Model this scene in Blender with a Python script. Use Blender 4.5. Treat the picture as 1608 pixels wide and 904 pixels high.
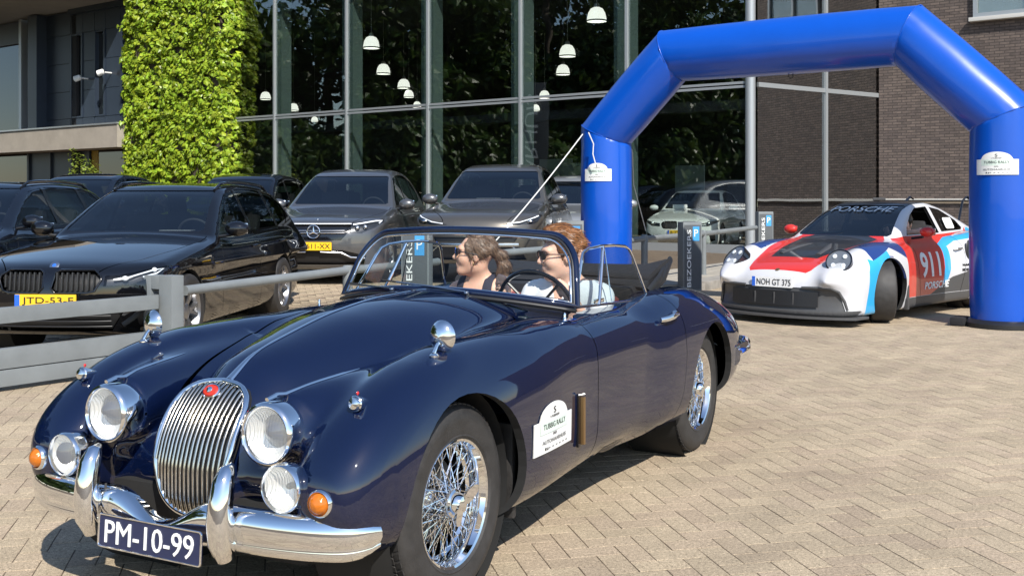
import bpy, bmesh, math, random
import numpy as np
from mathutils import Vector, Matrix
random.seed(7); RNG = np.random.default_rng(7)
SC = bpy.context.scene
for o in list(bpy.data.objects): bpy.data.objects.remove(o)
COL = SC.collection
R = math.radians

# ------------------------------------------------------------------ camera, sky, sun, exposure
cam = bpy.data.cameras.new('camera'); camo = bpy.data.objects.new('camera', cam); COL.objects.link(camo)
camo.location = (0, 0, 1.39); camo.rotation_euler = (R(90), 0, 0)
cam.sensor_width = 36; cam.lens = 36 * 1720 / 1608; cam.shift_y = -139.6 / 1608
cam.clip_start = .05; cam.clip_end = 500
SC.camera = camo
SUN_ROT, SUN_EL = R(161), R(43)
w = bpy.data.worlds.new('World'); SC.world = w; w.use_nodes = True
nt = w.node_tree; bg = nt.nodes['Background']
sky = nt.nodes.new('ShaderNodeTexSky'); sky.sky_type = 'NISHITA'; sky.sun_disc = False
sky.sun_elevation = SUN_EL; sky.sun_rotation = SUN_ROT; sky.air_density = 1.0; sky.dust_density = .35; sky.ozone_density = 2.2
nt.links.new(sky.outputs[0], bg.inputs[0]); bg.inputs[1].default_value = .13
sl = bpy.data.lights.new('sun', 'SUN'); sl.energy = 4.7; sl.angle = R(.5); sl.color = (1, .95, .87)
so = bpy.data.objects.new('sun', sl); COL.objects.link(so)
sd = Vector((math.sin(SUN_ROT) * math.cos(SUN_EL), math.cos(SUN_ROT) * math.cos(SUN_EL), math.sin(SUN_EL)))
so.rotation_euler = sd.to_track_quat('Z', 'Y').to_euler(); so.location = (8, -20, 22)
vs = SC.view_settings; vs.view_transform = 'Standard'; vs.look = 'None'; vs.exposure = 0.55; vs.gamma = 1; vs.use_curve_mapping = False
SC.render.engine = 'CYCLES'; SC.cycles.max_bounces = 10; SC.cycles.transparent_max_bounces = 16; SC.cycles.glossy_bounces = 6

# ------------------------------------------------------------------ materials
MAT = {}
def srgb(h):
    v = [int(h[i:i + 2], 16) / 255 for i in (0, 2, 4)]
    return tuple(c / 12.92 if c < .04045 else ((c + .055) / 1.055) ** 2.4 for c in v)
def mat(name, col=(.5, .5, .5), rough=.5, metal=0, coat=0, spec=.5, trans=0, ior=1.5, emit=None, noise=0, nscale=8, bump=0, bscale=60, island=0, rvar=0, sss=0, flake=0):
    if name in MAT: return MAT[name]
    m = bpy.data.materials.new(name); m.use_nodes = True; MAT[name] = m
    t = m.node_tree; p = t.nodes['Principled BSDF']
    p.inputs['Base Color'].default_value = (*col, 1); p.inputs['Roughness'].default_value = rough; p.inputs['Metallic'].default_value = metal
    p.inputs['Coat Weight'].default_value = coat; p.inputs['Coat Roughness'].default_value = .025; p.inputs['Specular IOR Level'].default_value = spec
    p.inputs['Transmission Weight'].default_value = trans; p.inputs['IOR'].default_value = ior
    if sss: p.inputs['Subsurface Weight'].default_value = sss; p.inputs['Subsurface Radius'].default_value = (.012, .005, .003); p.inputs['Subsurface Scale'].default_value = .6
    if emit: p.inputs['Emission Color'].default_value = (*emit[0], 1); p.inputs['Emission Strength'].default_value = emit[1]
    L = t.links.new; tc = t.nodes.new('ShaderNodeTexCoord')
    src = None
    if noise:
        n = t.nodes.new('ShaderNodeTexNoise'); n.inputs['Scale'].default_value = nscale; n.inputs['Detail'].default_value = 6; n.inputs['Roughness'].default_value = .65
        L(tc.outputs['Object'], n.inputs['Vector'])
        mr = t.nodes.new('ShaderNodeMapRange'); mr.inputs[1].default_value = .3; mr.inputs[2].default_value = .7; mr.inputs[3].default_value = 1 - noise; mr.inputs[4].default_value = 1 + noise
        L(n.outputs[0], mr.inputs[0]); src = mr.outputs[0]
        if rvar:
            m2 = t.nodes.new('ShaderNodeMapRange'); m2.inputs[1].default_value = .3; m2.inputs[2].default_value = .7; m2.inputs[3].default_value = rough - rvar; m2.inputs[4].default_value = rough + rvar
            L(n.outputs[0], m2.inputs[0]); L(m2.outputs[0], p.inputs['Roughness'])
    if island:
        g = t.nodes.new('ShaderNodeNewGeometry'); mr = t.nodes.new('ShaderNodeMapRange'); mr.inputs[3].default_value = 1 - island; mr.inputs[4].default_value = 1 + island
        L(g.outputs['Random Per Island'], mr.inputs[0])
        if src is None: src = mr.outputs[0]
        else:
            mm = t.nodes.new('ShaderNodeMath'); mm.operation = 'MULTIPLY'; L(src, mm.inputs[0]); L(mr.outputs[0], mm.inputs[1]); src = mm.outputs[0]
    if src is not None:
        hv = t.nodes.new('ShaderNodeHueSaturation'); hv.inputs['Color'].default_value = (*col, 1); L(src, hv.inputs['Value']); L(hv.outputs[0], p.inputs['Base Color'])
    if bump:
        n = t.nodes.new('ShaderNodeTexNoise'); n.inputs['Scale'].default_value = bscale; n.inputs['Detail'].default_value = 5
        L(tc.outputs['Object'], n.inputs['Vector']); b = t.nodes.new('ShaderNodeBump'); b.inputs['Strength'].default_value = bump; b.inputs['Distance'].default_value = .01
        L(n.outputs[0], b.inputs['Height']); L(b.outputs[0], p.inputs['Normal'])
    return m
def glassmat(name, tint=(.8, .85, .85), refl=0.06, rough=0.0, extra=0.0):
    """thin sheet glass: Fresnel mirror over tinted see-through"""
    if name in MAT: return MAT[name]
    m = bpy.data.materials.new(name); m.use_nodes = True; MAT[name] = m
    t = m.node_tree; t.nodes.remove(t.nodes['Principled BSDF']); out = t.nodes['Material Output']; L = t.links.new
    tr = t.nodes.new('ShaderNodeBsdfTransparent'); tr.inputs[0].default_value = (*tint, 1)
    gl = t.nodes.new('ShaderNodeBsdfGlossy'); gl.inputs['Roughness'].default_value = rough
    if extra:
        g_ = t.nodes.new('ShaderNodeNewGeometry'); nz = t.nodes.new('ShaderNodeTexNoise'); nz.inputs['Scale'].default_value = .9; nz.inputs['Detail'].default_value = 1; L(g_.outputs['Position'], nz.inputs['Vector']); bp = t.nodes.new('ShaderNodeBump'); bp.inputs['Strength'].default_value = extra; bp.inputs['Distance'].default_value = .05; L(nz.outputs[0], bp.inputs['Height']); L(bp.outputs[0], gl.inputs['Normal'])
    lw0 = t.nodes.new('ShaderNodeLayerWeight'); lw0.inputs[0].default_value = .5; lw = t.nodes.new('ShaderNodeMath'); lw.operation = 'POWER'; lw.inputs[1].default_value = 5; L(lw0.outputs['Facing'], lw.inputs[0])
    mr = t.nodes.new('ShaderNodeMapRange'); mr.inputs[1].default_value = 0; mr.inputs[2].default_value = 1; mr.inputs[3].default_value = refl; mr.inputs[4].default_value = .95
    L(lw.outputs[0], mr.inputs[0]); mx = t.nodes.new('ShaderNodeMixShader'); L(mr.outputs[0], mx.inputs[0]); L(tr.outputs[0], mx.inputs[1]); L(gl.outputs[0], mx.inputs[2]); L(mx.outputs[0], out.inputs[0])
    return m
mat('chrome', (.86, .87, .88), .045, 1)
mat('chrome_worn', (.62, .58, .51), .2, 1, noise=.15, nscale=30)
mat('steel', (.55, .56, .57), .25, 1)
mat('navy_paint', (.0021, .0058, .027), .5, 0, 1, spec=0); MAT['navy_paint'].node_tree.nodes['Principled BSDF'].inputs['Coat IOR'].default_value = 1.75
mat('rubber', (.028, .026, .025), .62, noise=.35, nscale=14, bump=.15, bscale=120, rvar=.08)
mat('black_trim', (.012, .012, .013), .45)
mat('black_gloss', (.006, .006, .007), .15, 0, .6)
mat('dark_interior', (.015, .015, .016), .7)
mat('leather_dark', (.02, .02, .024), .45, bump=.1, bscale=90)
mat('leather_red', (.25, .06, .05), .5, bump=.1)
mat('hood_cloth', (.011, .011, .013), .85, bump=.3, bscale=150)
mat('white_plastic', (.75, .75, .73), .4)
mat('amber', (.75, .2, .01), .12, trans=.35, coat=.5, bump=.5, bscale=45)
mat('red_lens', (.5, .02, .02), .15, coat=.5)
mat('lamp_reflector', (.85, .85, .83), .12, 1)
mat('lens_white', (.8, .8, .78), .25, bump=.6, bscale=40)
mat('plate_navy', (.012, .018, .06), .4, coat=.3)
mat('plate_yellow', (.85, .5, .02), .4, coat=.3)
mat('plate_white', (.8, .8, .8), .4, coat=.3)
mat('plate_blue', (.02, .12, .6), .4, coat=.3)
mat('ink', (.012, .012, .014), .5)
mat('white_ink', (.82, .82, .8), .5)
mat('grey_post', (.17, .185, .19), .5, noise=.12, nscale=3, bump=.05, bscale=40, rvar=.1)
mat('grey_post_dark', (.085, .092, .098), .5, noise=.12, nscale=3)
mat('sign_blue', (.06, .3, .62), .4)
mat('underbody', (.01, .01, .01), .9)
glassmat('car_glass', (.42, .46, .47), .16)
glassmat('clear_glass', (.93, .96, .95), .03)
glassmat('lamp_glass', (.88, .9, .9), .05)
glassmat('facade_glass', (.9, .94, .92), .14, extra=.10); glassmat('corner_glass', (.5, .53, .52), .42, extra=.08)

# ------------------------------------------------------------------ object helpers
def tag(o, label=None, cat=None, group=None, kind=None):
    if label: o['label'] = label
    if cat: o['category'] = cat
    if group: o['group'] = group
    if kind: o['kind'] = kind
    return o
def empty(name, loc=(0, 0, 0), rz=0, label=None, cat=None, group=None):
    o = bpy.data.objects.new(name, None); COL.objects.link(o); o.location = loc; o.rotation_euler = (0, 0, rz); o.empty_display_size = .1
    return tag(o, label, cat, group)
def mk(name, V, F, m, parent=None, smooth=True, angle=35, mi=None):
    me = bpy.data.meshes.new(name)
    V = np.asarray(V, dtype=np.float64)
    if isinstance(F, np.ndarray) and F.ndim == 2:
        n, k = F.shape
        me.vertices.add(len(V)); me.vertices.foreach_set('co', V.ravel().astype(np.float32))
        me.loops.add(n * k); me.loops.foreach_set('vertex_index', F.ravel().astype(np.int32))
        me.polygons.add(n); me.polygons.foreach_set('loop_start', (np.arange(n) * k).astype(np.int32))
        me.update(calc_edges=True)
    else:
        me.from_pydata([tuple(v) for v in V], [], [list(f) for f in F])
    for x in (m if isinstance(m, (list, tuple)) else [m]): me.materials.append(MAT[x] if isinstance(x, str) else x)
    if mi is not None: me.polygons.foreach_set('material_index', np.asarray(mi, dtype=np.int32))
    if smooth:
        me.polygons.foreach_set('use_smooth', np.ones(len(me.polygons), dtype=bool))
        if angle < 180: me.set_sharp_from_angle(angle=R(angle))
    else: me.polygons.foreach_set('use_smooth', np.zeros(len(me.polygons), dtype=bool))
    o = bpy.data.objects.new(name, me); COL.objects.link(o)
    if parent: o.parent = parent
    return o
def copy_tree(o, parent=None):
    c = o.copy(); COL.objects.link(c); c.parent = parent
    for ch in list(o.children): copy_tree(ch, c)
    return c
def frame(org, z, up=(0, 0, 1)):
    z = Vector(z).normalized(); x = Vector(up).cross(z)
    if x.length < 1e-6: x = Vector((1, 0, 0)).cross(z)
    x.normalize(); y = z.cross(x)
    return np.array([[x.x, y.x, z.x, org[0]], [x.y, y.y, z.y, org[1]], [x.z, y.z, z.z, org[2]], [0, 0, 0, 1.]])
class MB:
    def __init__(s): s.V = []; s.F = []; s.n = 0; s.mi = []; s.m = 0
    def add(s, V, F):
        V = np.asarray(V, float).reshape(-1, 3); s.V.append(V)
        s.F += [[i + s.n for i in f] for f in F]; s.mi += [s.m] * len(F); s.n += len(V); return s
    def T(s, V, M): return (np.asarray(V, float) @ M[:3, :3].T + M[:3, 3]) if M is not None else np.asarray(V, float)
    def box(s, c, d, M=None, ch=0):
        hx, hy, hz = d[0] / 2, d[1] / 2, d[2] / 2; c = np.array(c, float)
        if ch <= 0:
            V = np.array([(x, y, z) for x in (-hx, hx) for y in (-hy, hy) for z in (-hz, hz)]) + c
            F = [(0, 1, 3, 2), (4, 6, 7, 5), (0, 4, 5, 1), (2, 3, 7, 6), (0, 2, 6, 4), (1, 5, 7, 3)]
            return s.add(s.T(V, M), F)
        bm = bmesh.new(); bmesh.ops.create_cube(bm, size=1); bmesh.ops.scale(bm, vec=d, verts=bm.verts)
        bmesh.ops.bevel(bm, geom=bm.edges[:], offset=min(ch, min(d) * .45), segments=2, profile=.7, affect='EDGES')
        bm.verts.index_update(); V = np.array([v.co[:] for v in bm.verts]) + c; F = [[v.index for v in f.verts] for f in bm.faces]; bm.free()
        return s.add(s.T(V, M), F)
    def tube(s, path, r, n=8, closed=False, caps=True, M=None, flat=1.0):
        P = np.array(path, float); N = len(P); r = np.broadcast_to(np.asarray(r, float), (N,))
        T = np.roll(P, -1, 0) - np.roll(P, 1, 0) if closed else np.gradient(P, axis=0)
        T /= np.linalg.norm(T, axis=1)[:, None] + 1e-12
        u = np.cross(T[0], (0, 0, 1.)); u = u if np.linalg.norm(u) > .05 else np.cross(T[0], (1., 0, 0)); u /= np.linalg.norm(u); V = []
        a = np.linspace(0, 2 * np.pi, n, endpoint=False)
        for i in range(N):
            u = u - T[i] * (u @ T[i]); u /= np.linalg.norm(u); v = np.cross(T[i], u)
            V.append(P[i] + r[i] * (np.cos(a)[:, None] * u + flat * np.sin(a)[:, None] * v))
        F = []; m = N if closed else N - 1
        for i in range(m):
            j = (i + 1) % N
            for k in range(n): F.append((i * n + k, i * n + (k + 1) % n, j * n + (k + 1) % n, j * n + k))
        if caps and not closed: F.append(tuple(range(n))[::-1]); F.append(tuple((N - 1) * n + k for k in range(n)))
        return s.add(s.T(np.concatenate(V), M), F)
    def lathe(s, prof, n=24, M=None, cap0=False, cap1=False):
        """profile [(r, h)] about local z"""
        a = np.linspace(0, 2 * np.pi, n, endpoint=False); V = []
        for r, h in prof: V.append(np.stack([r * np.cos(a), r * np.sin(a), np.full(n, h)], 1))
        F = [(i * n + k, i * n + (k + 1) % n, (i + 1) * n + (k + 1) % n, (i + 1) * n + k) for i in range(len(prof) - 1) for k in range(n)]
        if cap0: F.append(tuple(range(n))[::-1])
        if cap1: F.append(tuple((len(prof) - 1) * n + k for k in range(n)))
        return s.add(s.T(np.concatenate(V), M), F)
    def ball(s, c, r, nu=16, nv=10, M=None):
        rx, ry, rz = (r, r, r) if np.isscalar(r) else r; V = []
        for j in range(nv + 1):
            p = -np.pi / 2 + np.pi * j / nv
            for i in range(nu):
                t = 2 * np.pi * i / nu; V.append((c[0] + rx * np.cos(p) * np.cos(t), c[1] + ry * np.cos(p) * np.sin(t), c[2] + rz * np.sin(p)))
        F = [(j * nu + i, j * nu + (i + 1) % nu, (j + 1) * nu + (i + 1) % nu, (j + 1) * nu + i) for j in range(nv) for i in range(nu)]
        return s.add(s.T(V, M), F)
    def prism(s, poly, h0, h1, M=None):
        n = len(poly); V = [(x, y, h0) for x, y in poly] + [(x, y, h1) for x, y in poly]
        F = [tuple(range(n))[::-1], tuple(range(n, 2 * n))] + [(i, (i + 1) % n, n + (i + 1) % n, n + i) for i in range(n)]
        return s.add(s.T(V, M), F)
    def grid(s, G, wrap=False):
        G = np.asarray(G, float); a, b = G.shape[:2]
        F = [(i * b + j, i * b + (j + 1) % b, (i + 1) * b + (j + 1) % b, (i + 1) * b + j) for i in range(a - 1) for j in range(b if wrap else b - 1)]
        return s.add(G.reshape(-1, 3), F)
    def build(s, name, m, parent=None, smooth=True, angle=35):
        return mk(name, np.concatenate(s.V), s.F, m, parent, smooth, angle, s.mi if any(s.mi) else None)
def text_mesh(txt, size, spacing=1.0, bold=0.0, extrude=.0015):
    cu = bpy.data.curves.new('t', 'FONT'); cu.body = txt; cu.size = size; cu.align_x = 'CENTER'; cu.align_y = 'CENTER'; cu.extrude = extrude; cu.offset = bold; cu.space_character = spacing; cu.resolution_u = 3
    o = bpy.data.objects.new('t', cu); COL.objects.link(o); bpy.context.view_layer.update()
    me = bpy.data.meshes.new_from_object(o.evaluated_get(bpy.context.evaluated_depsgraph_get()))
    V = np.array([v.co[:] for v in me.vertices]); F = [list(p.vertices) for p in me.polygons]
    bpy.data.objects.remove(o); bpy.data.curves.remove(cu); bpy.data.meshes.remove(me); return V, F
def text(name, txt, size, M, m, parent=None, spacing=1.0, bold=0.0, sx=1.0, extrude=.0015, fit=None, bend=None):
    V, F = text_mesh(txt, size, spacing, bold, extrude)
    V = V * np.array([sx, 1, 1])
    if fit:
        V[:, 0] -= (V[:, 0].max() + V[:, 0].min()) / 2; V[:, 1] -= (V[:, 1].max() + V[:, 1].min()) / 2
        V[:, 0] *= fit[0] / max(1e-6, np.ptp(V[:, 0])); V[:, 1] *= fit[1] / max(1e-6, np.ptp(V[:, 1]))
    if bend is not None:
        bm = bmesh.new(); vs_ = [bm.verts.new(v) for v in V]
        for f_ in F:
            try: bm.faces.new([vs_[i] for i in f_])
            except ValueError: pass
        for ax_ in (0, 1):
            for q in np.linspace(V[:, ax_].min(), V[:, ax_].max(), 10)[1:-1]: bmesh.ops.bisect_plane(bm, geom=bm.verts[:] + bm.edges[:] + bm.faces[:], plane_co=(q, q, 0), plane_no=(1, 0, 0) if ax_ == 0 else (0, 1, 0), dist=1e-7)
        bm.verts.index_update(); V = np.array([v.co[:] for v in bm.verts]); F = [[v.index for v in f_.verts] for f_ in bm.faces]; bm.free(); V = bend(V)
    b = MB(); b.add(b.T(V, M), F)
    return b.build(name, m, parent, smooth=False)
def T4(M, x, y, z):
    D = np.eye(4); D[:3, 3] = (x, y, z); return M @ D
def smin(a, b, k):
    h = np.maximum(k - np.abs(a - b), 0) / k; return np.minimum(a, b) - h * h * k * .25
def smax(a, b, k): return -smin(-a, -b, k)
def pch(xs, ys):
    """monotone cubic through points, as a fast table lookup"""
    xs = np.array(xs, float); ys = np.array(ys, float); h = np.diff(xs); d = np.diff(ys) / h; m = np.zeros(len(xs)); m[0] = d[0]; m[-1] = d[-1]
    for i in range(1, len(xs) - 1):
        if d[i - 1] * d[i] > 0:
            w1 = 2 * h[i] + h[i - 1]; w2 = h[i] + 2 * h[i - 1]; m[i] = (w1 + w2) / (w1 / d[i - 1] + w2 / d[i])
    t = np.linspace(xs[0], xs[-1], 1500); i = np.clip(np.searchsorted(xs, t) - 1, 0, len(h) - 1); u = (t - xs[i]) / h[i]
    v = (2 * u ** 3 - 3 * u ** 2 + 1) * ys[i] + (u ** 3 - 2 * u ** 2 + u) * h[i] * m[i] + (-2 * u ** 3 + 3 * u ** 2) * ys[i + 1] + (u ** 3 - u ** 2) * h[i] * m[i + 1]
    return lambda x: np.interp(x, t, v)
def surface_nets(f, lo, hi, h, newton=3):
    """mesh the zero set of f(x,y,z) (negative inside)"""
    lo = np.array(lo, float); n = np.ceil((np.array(hi) - lo) / h).astype(int) + 1
    ax = [lo[i] + h * np.arange(n[i]) for i in range(3)]
    D = np.empty(n, np.float32)
    for i0 in range(0, n[0], 48):
        X, Y, Z = np.meshgrid(ax[0][i0:i0 + 48], ax[1], ax[2], indexing='ij'); D[i0:i0 + 48] = f(X, Y, Z)
    S = D < 0
    c = np.zeros(n - 1, np.uint8); acc = np.zeros((*(n - 1), 3), np.float32); cnt = np.zeros(n - 1, np.float32)
    def sub(A, o): return A[o[0]:n[0] - 1 + o[0], o[1]:n[1] - 1 + o[1], o[2]:n[2] - 1 + o[2]]
    cs = [(i, j, k) for i in (0, 1) for j in (0, 1) for k in (0, 1)]
    for o in cs: c += sub(S, o)
    act = (c > 0) & (c < 8); I = np.argwhere(act)
    vid = np.full(n - 1, -1, np.int64); vid[act] = np.arange(len(I))
    P = np.zeros((len(I), 3)); C = np.zeros(len(I))
    val = {o: D[I[:, 0] + o[0], I[:, 1] + o[1], I[:, 2] + o[2]] for o in cs}
    for a in cs:
        for axi in range(3):
            if a[axi] == 0:
                b = list(a); b[axi] = 1; b = tuple(b); va, vb = val[a], val[b]; m = (va < 0) != (vb < 0); t = np.where(m, va / (va - vb + 1e-30), 0)
                p = np.array(a, float)[None].repeat(len(I), 0); p[:, axi] = t; P += p * m[:, None]; C += m
    V = lo + (I + P / C[:, None]) * h
    for _ in range(newton):
        e = h * .05; v = f(V[:, 0], V[:, 1], V[:, 2])
        g = np.stack([(f(V[:, 0] + e * (i == 0), V[:, 1] + e * (i == 1), V[:, 2] + e * (i == 2)) - v) / e for i in range(3)], 1)
        st = -(v / (np.sum(g * g, 1) + 1e-9))[:, None] * g; l = np.linalg.norm(st, axis=1)[:, None]; V = V + st * np.minimum(1, .6 * h / (l + 1e-12))
    F = []
    for axi in range(3):
        b, cc = (axi + 1) % 3, (axi + 2) % 3
        sl0 = [slice(1, n[k] - 1) for k in range(3)]; sl0[axi] = slice(0, n[axi] - 1); sl1 = list(sl0); sl1[axi] = slice(1, n[axi])
        A, B = S[tuple(sl0)], S[tuple(sl1)]; m = A != B; E = np.argwhere(m); off = np.ones(3, int); off[axi] = 0; E = E + off; inside = A[m]
        q = []
        for db, dc in ((0, 0), (1, 0), (1, 1), (0, 1)):
            k = E.copy(); k[:, b] -= db; k[:, cc] -= dc; q.append(vid[k[:, 0], k[:, 1], k[:, 2]])
        q = np.stack(q, 1); q[~inside] = q[~inside][:, ::-1]; F.append(q)
    return V, np.concatenate(F)
AX = {'x': (1, 2, 0), 'y': (0, 2, 1), 'z': (0, 1, 2)}
class TM:
    """triangle mesh that can be sliced along projected outlines"""
    def __init__(s, V, F):
        s.V = np.asarray(V, float); F = np.asarray(F); s.T = np.concatenate([F[:, [0, 1, 2]], F[:, [0, 2, 3]]]) if F.shape[1] == 4 else F.copy()
    def cn(s, T=None):
        T = s.T if T is None else T; P = s.V[T]; n = np.cross(P[:, 1] - P[:, 0], P[:, 2] - P[:, 0]); l = np.linalg.norm(n, axis=1)[:, None]
        return P.mean(1), n / (l + 1e-20)
    def cut(s, axis, poly, sel=None):
        a, b, _ = AX[axis]; poly = np.array(poly, float); n = len(poly); c, nn = s.cn(); P = s.V[s.T]
        loc = (P[:, :, a].max(1) >= poly[:, 0].min()) & (P[:, :, a].min(1) <= poly[:, 0].max()) & (P[:, :, b].max(1) >= poly[:, 1].min()) & (P[:, :, b].min(1) <= poly[:, 1].max())
        if sel is not None: loc &= sel(c, nn)
        rest = s.T[~loc]; T = s.T[loc]
        for i in range(n):
            p, q = poly[i], poly[(i + 1) % n]; d = q - p; l = math.hypot(*d)
            if l < 1e-9 or not len(T): continue
            X = s.V[:, a]; Y = s.V[:, b]; sg = ((X - p[0]) * d[1] - (Y - p[1]) * d[0]) / l; sg[np.abs(sg) < 2e-6] = 0
            S = sg[T]; PX = X[T]; PY = Y[T]
            m = (S.min(1) < 0) & (S.max(1) > 0) & (PX.max(1) >= min(p[0], q[0]) - 1e-4) & (PX.min(1) <= max(p[0], q[0]) + 1e-4) & (PY.max(1) >= min(p[1], q[1]) - 1e-4) & (PY.min(1) <= max(p[1], q[1]) + 1e-4)
            if not m.any(): continue
            A = T[m]; S = S[m]; keep = T[~m]
            z = (S == 0).any(1); out = [keep]
            def newv(i0, i1):
                lo_, hi_ = np.minimum(i0, i1), np.maximum(i0, i1); key, inv = np.unique(lo_.astype(np.int64) * 10000000 + hi_, return_inverse=True)
                k0, k1 = key // 10000000, key % 10000000; t = (sg[k0] / (sg[k0] - sg[k1]))[:, None]; v0 = len(s.V); s.V = np.concatenate([s.V, s.V[k0] * (1 - t) + s.V[k1] * t]); return v0 + inv
            if z.any():     # one vertex on the line
                B = A[z]; k = np.argmax(S[z] == 0, 1); r = np.arange(len(B)); v0, v1, v2 = B[r, k], B[r, (k + 1) % 3], B[r, (k + 2) % 3]; w_ = newv(v1, v2); out += [np.stack([v0, v1, w_], 1), np.stack([v0, w_, v2], 1)]
            if (~z).any():
                B = A[~z]; Q = S[~z] > 0; k = np.where(Q.sum(1) == 1, np.argmax(Q, 1), np.argmin(Q, 1)); r = np.arange(len(B)); v0, v1, v2 = B[r, k], B[r, (k + 1) % 3], B[r, (k + 2) % 3]
                w_ = newv(np.concatenate([v0, v0]), np.concatenate([v1, v2])); w1, w2 = w_[:len(B)], w_[len(B):]; out += [np.stack([v0, w1, w2], 1), np.stack([w1, v1, v2], 1), np.stack([w1, v2, w2], 1)]
            T = np.concatenate(out)
        s.T = np.concatenate([rest, T]); c, nn = s.cn(T)
        ins = np.zeros(len(T), bool); j = n - 1; px, py = c[:, a], c[:, b]
        for i in range(n):
            (xi, yi), (xj, yj) = poly[i], poly[j]
            if yi != yj: ins ^= ((yi > py) != (yj > py)) & (px < (xj - xi) * (py - yi) / (yj - yi) + xi)
            j = i
        if sel is not None: ins &= sel(c, nn)
        m = np.zeros(len(s.T), bool); m[len(rest):] = ins; return m
    def delete(s, m): s.T = s.T[~m]
    def vnorm(s):
        P = s.V[s.T]; n = np.cross(P[:, 1] - P[:, 0], P[:, 2] - P[:, 0]); N = np.zeros_like(s.V)
        for k in range(3): np.add.at(N, s.T[:, k], n)
        return N / (np.linalg.norm(N, axis=1)[:, None] + 1e-20)
    def take(s, m, offset=0.0, delete=True):
        T = s.T[m]; V = s.V + s.vnorm() * offset if offset else s.V; u, inv = np.unique(T, return_inverse=True)
        if delete: s.T = s.T[~m]
        return V[u], inv.reshape(-1, 3)
    def edge_in(s, test, vec):
        """turn the open border picked by test(V) inwards by vec"""
        E = np.concatenate([s.T[:, [0, 1]], s.T[:, [1, 2]], s.T[:, [2, 0]]]); k = np.sort(E, 1); _, idx, ct = np.unique(k, axis=0, return_index=True, return_counts=True); E = E[idx[ct == 1]]
        ok = test(s.V); E = E[ok[E].all(1)]
        if not len(E): return
        u, inv = np.unique(E, return_inverse=True); inv = inv.reshape(-1, 2); n = len(u)
        return np.concatenate([s.V[u], s.V[u] + vec]), np.stack([inv[:, 1], inv[:, 0], inv[:, 0] + n, inv[:, 1] + n], 1)
    def part(s, name, m, parent, angle=45):
        u, inv = np.unique(s.T, return_inverse=True); return mk(name, s.V[u], inv.reshape(-1, 3), m, parent, True, angle)
def cut(tm, axis, poly, sel=None): return tm.cut(axis, poly, sel)
def take(tm, m, offset=0.0): return tm.take(m, offset)
def strip_polys(pts, w):
    return [[(p[0] - n[0], p[1] - n[1]), (q[0] - n[0], q[1] - n[1]), (q[0] + n[0], q[1] + n[1]), (p[0] + n[0], p[1] + n[1])]
            for p, q in zip(pts[:-1], pts[1:]) for l in [math.hypot(q[0] - p[0], q[1] - p[1])] for n in [(-(q[1] - p[1]) / l * w / 2, (q[0] - p[0]) / l * w / 2)]]
def gap(tm, axis, pts, w, sel=None):
    for pl in strip_polys(pts, w): tm.delete(tm.cut(axis, pl, sel))
def circ(cx, cy, r, n=28, a0=0, a1=360, ry=None):
    return [(cx + r * math.cos(R(a0 + (a1 - a0) * i / n)), cy + (ry or r) * math.sin(R(a0 + (a1 - a0) * i / n))) for i in range(n)]
def plate_text(name, txt, w, h, M, m, parent): return text(name, txt, h, T4(M, 0, 0, .004), m, parent, fit=(w, h), bold=.0)
def rrect(w, h, r, n=5):
    return [(sx * (w / 2 - r) + r * math.cos(a), sy * (h / 2 - r) + r * math.sin(a)) for sx, sy, a0 in ((1, 1, 0), (-1, 1, 90), (-1, -1, 180), (1, -1, 270)) for a in [R(a0 + 90 * i / n) for i in range(n + 1)]]
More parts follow.
